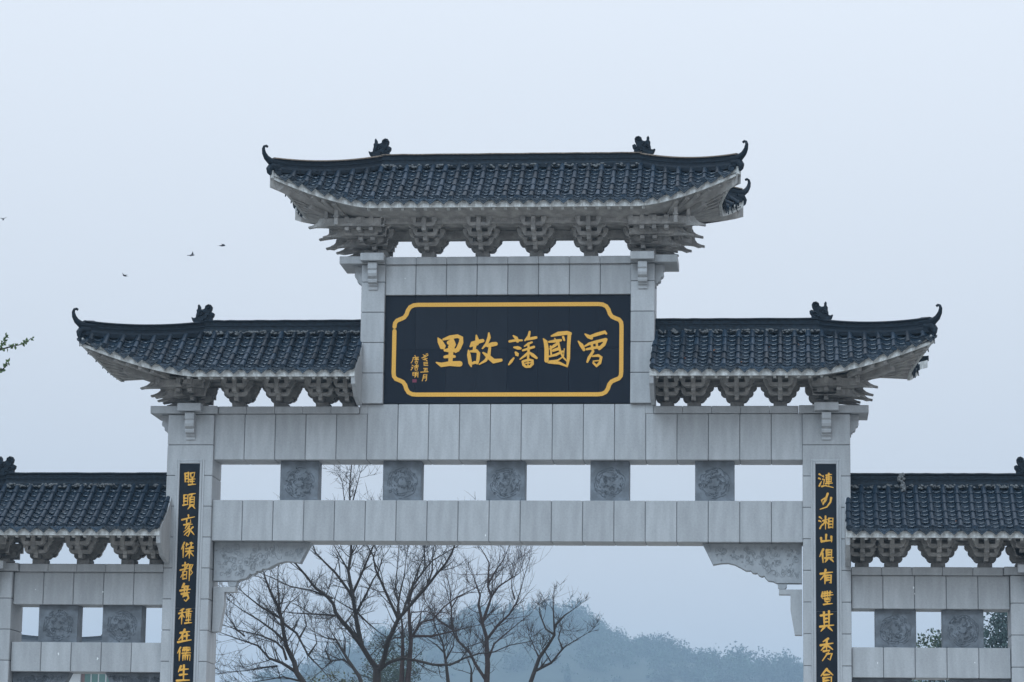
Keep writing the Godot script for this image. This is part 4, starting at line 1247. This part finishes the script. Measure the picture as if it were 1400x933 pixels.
func bare_tree(limbs: Array, z0: float, label: String, mat: Material, density: float, twig_len: float) -> void:
	var base := Vector3(limbs[0][1], 0, z0)
	var t := holder(self, "bare_tree", base)
	tag(t, label, "tree", "leafless trees behind the gateway")
	var trunk := MB.new()
	var crown := MB.new()
	var all := []
	for li in limbs.size():
		var l: Array = limbs[li]
		var pts := []
		var rad := []
		var n: int = (l.size() - 1) / 2
		var start := Vector3(l[1], l[2], z0)
		var dz := rng.randf_range(-0.45, 0.45)
		if li > 0:
			var best := 1e9
			for q in all:
				var dd := Vector2(q.x - l[1], q.y - l[2]).length()
				if dd < best:
					best = dd
					start.z = q.z
		else:
			dz = 0.0
			for k in 4:
				pts.append(Vector3(l[1] + 0.06 * (3 - k), l[2] * k / 4.0, z0) - base)
				rad.append(l[0] * (1.55 - 0.12 * k))
		for i in n:
			var q := Vector3(l[1 + 2 * i], l[2 + 2 * i], 0)
			q.z = start.z + dz * Vector2(q.x - start.x, q.y - start.y).length() + rng.randfn(0, 0.02)
			all.append(q)
			pts.append(q - base)
			var f := float(i) / maxi(1, n - 1)
			rad.append(maxf(0.007, l[0] * ((1.0 - 0.25 * f) if li == 0 and n <= 4 else (1.0 - 0.80 * f))))
		(trunk if li == 0 else crown).tube(pts, rad, 9 if li == 0 else 6)
		# side twigs
		if li == 0 and n <= 4: continue
		for i in range(0 if li > 0 else 6, pts.size() - 1):
			var a: Vector3 = pts[i]
			var b: Vector3 = pts[i + 1]
			var cnt := a.distance_to(b) * density
			var c := int(cnt) + (1 if rng.randf() < fposmod(cnt, 1.0) else 0)
			for k in c:
				if i == 0 and li > 0 and rng.randf() < 0.6: continue
				var f := rng.randf()
				var d: Vector3 = ((b - a).normalized() * 0.7 + Vector3(rng.randfn(0, 0.6), rng.randfn(0.15, 0.45), rng.randfn(0, 0.6))).normalized()
				twig(crown, a.lerp(b, f), d, twig_len * rng.randf_range(0.4, 1.3), clampf(lerpf(rad[i], rad[i + 1], f) * 0.45, 0.005, 0.014), 2)
		var e: int = pts.size() - 1
		for k in 3:
			var d: Vector3 = ((pts[e] - pts[e - 1]).normalized() + Vector3(rng.randfn(0, 0.35), rng.randfn(0.1, 0.3), rng.randfn(0, 0.35))).normalized()
			twig(crown, pts[e], d, twig_len * rng.randf_range(0.5, 1.1), 0.007, 2)
	part(t, "trunk", trunk.mesh(), mat)
	part(t, "branches", crown.mesh(), mat)

func leaf_clump(r: RandomNumberGenerator, w: float, h: float, count: int, size: float, conifer: bool, base: Color) -> ArrayMesh:
	var v := PackedVector3Array()
	var n := PackedVector3Array()
	var c := PackedColorArray()
	var lobes := []
	for i in 16:
		var a := r.randf() * TAU
		var y := r.randf_range(0.18, 0.92)
		var d := r.randf_range(0.1, 0.34) * (1.0 - 0.6 * maxf(0.0, y - 0.6) / 0.4)
		lobes.append([Vector3(cos(a) * d * w, y * h, sin(a) * d * w), r.randf_range(0.16, 0.30) * w])
	for i in count:
		var p := Vector3.ZERO
		if conifer:
			var y := pow(r.randf(), 0.75)
			var rr := (1.0 - y) * 0.46 * w * (0.72 + 0.28 * absf(sin(y * 26.0))) * sqrt(r.randf_range(0.15, 1.0)) + 0.03
			var a := r.randf() * TAU
			p = Vector3(cos(a) * rr, h * (0.08 + 0.92 * y) - rr * 0.25, sin(a) * rr)
		else:
			var l: Array = lobes[r.randi() % lobes.size()]
			var q: Vector3 = Vector3(r.randfn(), r.randfn(), r.randfn()).normalized() * l[1] * pow(r.randf(), 0.4)
			p = l[0] + q
		var u := Vector3(r.randfn(), r.randfn() * 0.6, r.randfn()).normalized() * size * r.randf_range(0.5, 1.2)
		var w2 := u.cross(Vector3(r.randfn(), r.randfn(), r.randfn())).normalized() * size * r.randf_range(0.35, 0.8)
		var nn := u.cross(w2).normalized()
		var col := base * r.randf_range(0.7, 1.3)
		for q in [p - u, p + w2, p + u, p - u, p + u, p - w2]:
			v.append(q); n.append(nn); c.append(Color(col.r, col.g, col.b))
	var a := []
	a.resize(Mesh.ARRAY_MAX)
	a[Mesh.ARRAY_VERTEX] = v
	a[Mesh.ARRAY_NORMAL] = n
	a[Mesh.ARRAY_COLOR] = c
	var m := ArrayMesh.new()
	m.add_surface_from_arrays(Mesh.PRIMITIVE_TRIANGLES, a)
	return m

func leafy_tree(called: String, label: String, at: Vector3, w: float, h: float, count: int, size: float, conifer: bool, base: Color, sd: int) -> void:
	var t := holder(self, called, at)
	tag(t, label, "tree", "trees beyond the gateway")
	var r := RandomNumberGenerator.new()
	r.seed = sd
	var m := MB.new()
	m.tube([Vector3.ZERO, Vector3(0.05, h * 0.35, 0), Vector3(0, h * 0.9, 0.05)], [h * 0.03, h * 0.022, 0.03], 8)
	for i in 14:
		var y := h * r.randf_range(0.25, 0.85)
		var a := r.randf() * TAU
		var L := w * 0.42 * (1.0 - y / h if conifer else 0.8)
		m.tube([Vector3(0, y, 0), Vector3(cos(a) * L * 0.5, y + L * 0.15, sin(a) * L * 0.5), Vector3(cos(a) * L, y + L * (0.1 if conifer else 0.45), sin(a) * L)], [0.06, 0.04, 0.02], 5)
	part(t, "trunk", m.mesh(), mats.bark)
	part(t, "crown", leaf_clump(r, w, h, count, size, conifer, base), mats.wood_far)

func budding_tree() -> void:
	# the trunk stands outside the picture; two sprays of young leaves reach into it
	var base := Vector3(-8.9, 0, 5.0)
	var t := holder(self, "budding_tree", base)
	tag(t, "twigs with fresh green leaves reaching in at the left edge", "tree")
	var m := MB.new()
	m.tube([Vector3.ZERO, Vector3(0.1, 3.0, 0), Vector3(0.0, 6.0, 0.1), Vector3(0.2, 8.2, 0.0), Vector3(0.3, 10.2, 0.1)], [0.16, 0.12, 0.09, 0.05, 0.01], 9)
	part(t, "trunk", m.mesh(), mats.bark)
	var tw := MB.new()
	var lv := MB.new()
	var sprays := [[[0.1, 7.6, 0], [1.0, 8.6, 0], [1.816, 9.022, 0], [1.98, 9.06, 0.02], [2.146, 9.10, 0.0], [2.30, 9.20, 0.0]], [[1.816, 9.05, 0], [1.87, 9.14, 0], [1.90, 9.24, 0]], [[0.1, 7.4, 0], [1.2, 8.4, 0], [1.83, 8.70, 0], [1.90, 8.75, 0], [1.955, 8.83, 0]], [[0.05, 7.9, 0], [0.8, 9.2, 0.1], [1.2, 9.9, 0.1], [1.4, 10.3, 0.2]]]
	for s in sprays:
		var pts := []
		var rad := []
		for i in s.size():
			pts.append(Vector3(s[i][0], s[i][1], s[i][2]))
			rad.append(lerpf(0.02 if s.size() > 3 else 0.005, 0.004, float(i) / (s.size() - 1)))
		tw.tube(pts, rad, 5)
		for i in range(1, pts.size()):
			for k in 18:
				var f := rng.randf()
				if pts[i].x < 1.0: continue
				if rng.randf() < (0.25 if f < 0.6 else 0.0): continue
				var p: Vector3 = pts[i - 1].lerp(pts[i], f)
				if pts[i - 1].x < 1.5 and f < 0.5: continue
				var d := Vector3(rng.randfn(0, 0.6), rng.randfn(0.15, 0.7), rng.randfn(0, 0.6)).normalized()
				var L := rng.randf_range(0.035, 0.075)
				var w := d.cross(Vector3(rng.randfn(), rng.randfn(), rng.randfn())).normalized() * L * 0.34
				var up := d.cross(w).normalized() * L * 0.1
				lv.tri(p, p + d * L * 0.5 + w + up, p + d * L)
				lv.tri(p, p + d * L, p + d * L * 0.5 - w + up)
	part(t, "twigs", tw.mesh(), mats.bark)
	part(t, "leaves", lv.mesh(), mats.leaf)

# ---------------------------------------------------------------- beyond the gate
const CREST = [-742.2, 38.4, -516.5, 46.9, -347.1, 55.3, -257.4, 68.0, -230.5, 73.4, -210.3, 79.3, -190.3, 89.1, -176.6, 95.4, -160.0, 98.8, -149.9, 102.2, -139.6, 104.1, -123.0, 106.1, -109.5, 108.9, -92.8, 107.8, -86.0, 102.9, -79.3, 99.7, -69.4, 95.7, -55.9, 92.8, -46.0, 92.0, -32.7, 88.3, -22.9, 87.2, -9.6, 85.5, 10.1, 82.5, 29.9, 81.3, 59.3, 78.5, 108.1, 73.6, 217.3, 61.0, 386.7, 44.1]

func crest(x: float) -> float:
	for i in range(0, CREST.size() - 2, 2):
		if x <= CREST[i + 2]:
			return lerpf(CREST[i + 1], CREST[i + 3], clampf((x - CREST[i]) / (CREST[i + 2] - CREST[i]), 0.0, 1.0))
	return 16.0

func hill_height(x: float, z: float) -> float:
	var d := (z + 1300.0)
	var k := 1.0 - smoothstep(0.0, 1.0, absf(d) / (420.0 if d > 0 else 440.0))
	var edge := smoothstep(-900.0, -640.0, x) * (1.0 - smoothstep(350.0, 620.0, x))
	return crest(x) * k * edge - 0.3

func build_beyond() -> void:
	var m := MB.new()
	m.quad(Vector3(-1200, 0, 140), Vector3(1200, 0, 140), Vector3(1200, 0, -1800), Vector3(-1200, 0, -1800))
	tag(part(self, "ground", m.mesh(), mats.ground), "", "", "", "structure")
	m = MB.new()
	var nx := 150
	var nz := 26
	for i in nx:
		for j in nz:
			var q := []
			for e in [[i, j], [i + 1, j], [i + 1, j + 1], [i, j + 1]]:
				var x := lerpf(-940, 660, float(e[0]) / nx)
				var z := lerpf(-1745, -875, float(e[1]) / nz)
				q.append(Vector3(x, hill_height(x, z), z))
			m.quad_out(q[0], q[1], q[2], q[3], q[0] - Vector3(0, 50, 0))
	tag(part(self, "hill", m.mesh(), mats.hill), "", "", "", "structure")
	var r := RandomNumberGenerator.new()
	r.seed = 77
	var wood := Node3D.new()
	wood.name = "forest"
	add_child(wood)
	tag(wood, "hazy woodland covering the distant hill behind the gateway", "forest", "", "stuff")
	for kind in 5:
		var mm := MultiMesh.new()
		mm.transform_format = MultiMesh.TRANSFORM_3D
		mm.use_colors = true
		mm.mesh = leaf_clump(r, 16.0 if kind < 4 else 13.0, 18.0, 900, 0.62, kind >= 4, Color(0.038, 0.066, 0.046))
		var where := []
		for k in (520 if kind < 4 else 160):
			var x := r.randf_range(-345, 165)
			var z := -1300.0 + 170.0 * pow(r.randf(), 1.6) - 8.0
			if k % 3 == 0: z = -1300.0 + r.randf_range(-8, 14)
			var s := r.randf_range(0.45, 1.1)
			where.append(Transform3D(Basis(Vector3.UP, r.randf() * TAU).scaled(Vector3(s, s * r.randf_range(0.75, 1.25), s)), Vector3(x, hill_height(x, z) - 13.0, z)))
		mm.instance_count = where.size()
		for k in where.size():
			mm.set_instance_transform(k, where[k])
			var g := r.randf_range(0.55, 1.6)
			mm.set_instance_color(k, Color(g * r.randf_range(0.9, 1.15), g, g * 0.95))
		var mi := MultiMeshInstance3D.new()
		mi.name = "woodland"
		mi.multimesh = mm
		mi.material_override = mats.wood_far
		wood.add_child(mi, true)
	# trees seen through the side bays and low in the centre
	leafy_tree("evergreen_tree", "dense evergreen tree filling the outer gap of the side bay", Vector3(13.75, 0, -70), 7.0, 12.5, 46000, 0.085, false, Color(0.034, 0.060, 0.055), 5)
	leafy_tree("broadleaf_tree", "round green tree top between the two carved panels at right", Vector3(10.0, 0, -70), 3.4, 10.75, 14000, 0.08, false, Color(0.050, 0.075, 0.040), 7)
	leafy_tree("broadleaf_tree", "small tree tip in the gap beside the right couplet pillar", Vector3(7.45, 0, -72), 1.7, 10.8, 3500, 0.06, false, Color(0.055, 0.062, 0.045), 8)
	leafy_tree("broadleaf_tree", "olive green bushy tree low behind the forked bare trunk", Vector3(-12.6, 0, -62), 4.5, 8.1, 9000, 0.07, false, Color(0.075, 0.085, 0.035), 9)
	leafy_tree("broadleaf_tree", "dim green tree rising left of the wooded hill", Vector3(-18.9, 0, -120), 7.0, 13.6, 24000, 0.08, false, Color(0.042, 0.062, 0.036), 10)
	bare_tree(BARE_A, -22.0, "forked leafless tree with the longest limbs behind the arch", mats.bark, 6.2, 0.6)
	bare_tree(BARE_B, -26.0, "leafless tree with twin reddish stems beside the forked tree", mats.bark2, 4.5, 0.65)
	bare_tree(BARE_C, -31.0, "tall slim leafless tree in front of the wooded hill", mats.bark2, 6.0, 0.85)
	bare_tree(BARE_D, -28.0, "low leafless sapling between the twin stems and the slim tree", mats.bark, 8.0, 0.9)
	bare_tree(BARE_E, -20.0, "small leafless tree at the edge of the bare grove", mats.bark, 6.5, 0.42)
	bare_tree(BARE_F, -17.0, "spreading leafless tree close to the couplet pillar", mats.bark, 8.0, 0.65)
	bare_tree(BARE_G, -34.0, "thin leafless tree tangled behind the spreading one", mats.bark, 8.0, 0.9)
	house()
	budding_tree()
	bird(Vector3(-25.14, 25.33, -60), 0.25, 0.15, "gliding bird at the picture's edge, spread wings")
	bird(Vector3(-17.82, 23.89, -60), 1.35, 0.9, "bird with one wing raised, lower of the close pair")
	bird(Vector3(-16.66, 24.25, -60), 1.5, 0.2, "bird seen end on as a small dark dot")
	bird(Vector3(-20.37, 23.12, -60), -0.5, -0.35, "lowest bird, banking with slanted wings")

func bird(at: Vector3, turn: float, bank: float, label: String) -> void:
	var m := MB.new()
	m.tube([Vector3(0, 0, -0.13), Vector3(0, 0, -0.08), Vector3(0, 0, -0.03), Vector3(0, 0.005, 0.05), Vector3(0, 0.01, 0.085), Vector3(0, 0.005, 0.11)], [0.008, 0.02, 0.032, 0.03, 0.022, 0.004], 7)
	for s in [-1.0, 1.0]:
		m.prism(PackedVector2Array([Vector2(0.01, 0.05), Vector2(0.07, 0.06), Vector2(0.17, 0.0), Vector2(0.10, 0.005), Vector2(0.06, -0.02), Vector2(0.01, -0.03)]), -0.004, 0.004, Transform3D(Basis(Vector3(s * 0.93, 0.36, 0), Vector3(0, 0, 1), Vector3(0, 1, 0)), Vector3(0, 0.01, 0)))
	m.prism(PackedVector2Array([Vector2(-0.01, -0.12), Vector2(0.01, -0.12), Vector2(0.03, -0.20), Vector2(0, -0.17), Vector2(-0.03, -0.20)]), -0.003, 0.003, Transform3D(Basis(Vector3(1, 0, 0), Vector3(0, 0, 1), Vector3(0, 1, 0)), Vector3.ZERO))
	var o := part(self, "bird", m.mesh(), mats.bird, Transform3D(Basis(Vector3.UP, turn) * Basis(Vector3(0, 0, 1), bank), at))
	tag(o, label, "bird", "birds in the sky")

func house() -> void:
	var h := holder(self, "tiled_house", Vector3(-34.0, 0, -110))
	tag(h, "hazy pink house with a dark curved roof seen past the side bay", "house")
	slab(h, "wall", Vector3(-4.2, 0, -3), Vector3(3.4, 11.35, 2), mats.pink, 0.02)
	for x in [0.55, -2.6]:
		slab(h, "pilaster", Vector3(x - 0.35, 0, 2.003), Vector3(x + 0.35, 11.3, 2.2), mats.house_white, 0.02)
	for x in [1.1, -1.3]:
		var w := slab(h, "window", Vector3(x, 9.7, 2.002), Vector3(x + 1.5, 11.15, 2.05), mats.house_green, 0.01)
		for k in 3:
			slab(w, "mullion", Vector3(-0.40 + 0.4 * k - 0.03, -0.72, 0.026), Vector3(-0.40 + 0.4 * k + 0.03, 0.72, 0.06), mats.house_white, 0.005)
	var m := MB.new()
	var prev := []
	for i in 13:
		var x := lerpf(-3.1, 1.75, i / 12.0)
		var u := absf(i / 6.0 - 1.0)
		var row := []
		for z in [-4.0, -2.2, -0.5, 1.2, 3.2]:
			var d := absf(z + 0.5) / 3.7
			row.append(Vector3(x * (1.0 + 0.42 * d), 13.02 + 0.14 * u * u - 1.5 * d + 0.25 * d * d, z))
		if prev.size():
			for j in 4:
				m.quad_out(prev[j], row[j], row[j + 1], prev[j + 1], Vector3(0, 8, -0.5))
				m.quad_out(prev[j] - Vector3(0, 0.15, 0), row[j] - Vector3(0, 0.15, 0), row[j + 1] - Vector3(0, 0.15, 0), prev[j + 1] - Vector3(0, 0.15, 0), Vector3(0, 30, -0.5))
		prev = row
	m.quad_out(Vector3(-3.1, 13.16, -0.5), Vector3(-4.4, 11.9, -4.0), Vector3(-4.4, 11.9, 3.2), Vector3(-3.1, 13.16, -0.5), Vector3(0, 8, 0))
	var rf := part(h, "roof", m.mesh(), mats.house_roof)
	m = MB.new()
	var path := []
	for i in 13:
		var u := absf(i / 6.0 - 1.0)
		path.append(Vector3(lerpf(-3.1, 1.75, i / 12.0), 13.0 + 0.14 * u * u, -0.5))
	m.sweep(path, ridge_profile(0.10, 0.22))
	part(rf, "ridge", m.mesh(), mats.house_roof)
	m = MB.new()
	m.tube([Vector3(1.35, 13.2, -0.5), Vector3(1.5, 13.42, -0.5), Vector3(1.62, 13.3, -0.5), Vector3(1.75, 13.25, -0.5)], [0.12, 0.10, 0.13, 0.08], 8)
	part(rf, "ridge_ornament", m.mesh(), mats.house_roof)
func _ready() -> void:
	rng.seed = 20240
	# camera
	var cam := Camera3D.new()
	cam.name = "camera"
	add_child(cam)
	cam.position = Vector3(4.638, 1.65, 47.446)
	cam.rotation = Vector3(0.1735, 0.0956, 0.0132)
	cam.fov = 13.166
	cam.near = 0.1
	cam.far = 3000.0
	cam.current = true
	# overcast sky
	var env := Environment.new()
	var sky := Sky.new()
	var sm := ProceduralSkyMaterial.new()
	sm.sky_top_color = lin(1.72, 1.88, 2.1)
	sm.sky_horizon_color = lin(0.39, 0.412, 0.447)
	sm.sky_curve = 1.8
	sm.ground_horizon_color = lin(0.36, 0.39, 0.42)
	sm.ground_bottom_color = lin(0.3, 0.31, 0.32)
	sm.sun_angle_max = 0.5
	var veil := noise_image(512, 0.006, 71)              # faint, broad unevenness of the cloud layer
	var cover := Image.create(512, 256, false, Image.FORMAT_RGBA8)
	for y in 256:
		for x in 512:
			cover.set_pixel(x, y, Color(1, 1, 1, veil.get_pixel(x, (y * 2) % 512).r))
	sm.sky_cover = ImageTexture.create_from_image(cover)
	sm.sky_cover_modulate = Color(1, 1, 1, 0.05)
	sky.sky_material = sm
	env.background_mode = Environment.BG_SKY
	env.sky = sky
	env.tonemap_mode = Environment.TONE_MAPPER_LINEAR
	env.tonemap_exposure = 1.58
	env.sdfgi_enabled = true
	env.ssao_enabled = true
	env.ssil_enabled = true
	env.fog_enabled = true
	env.fog_density = 0.00062
	env.fog_light_color = Color(0.79, 0.905, 1.0)
	var we := WorldEnvironment.new()
	we.name = "environment"
	we.environment = env
	add_child(we)
	var sun := DirectionalLight3D.new()
	sun.name = "sun"
	sun.light_color = Color(0.84, 0.925, 1.0)
	sun.light_energy = 0.5
	sun.light_angular_distance = 40.0
	sun.shadow_enabled = true
	add_child(sun)
	sun.look_at_from_position(Vector3(-6, 22, 20), Vector3.ZERO, Vector3.UP)
	make_materials()
	build_gate()
	build_beyond()
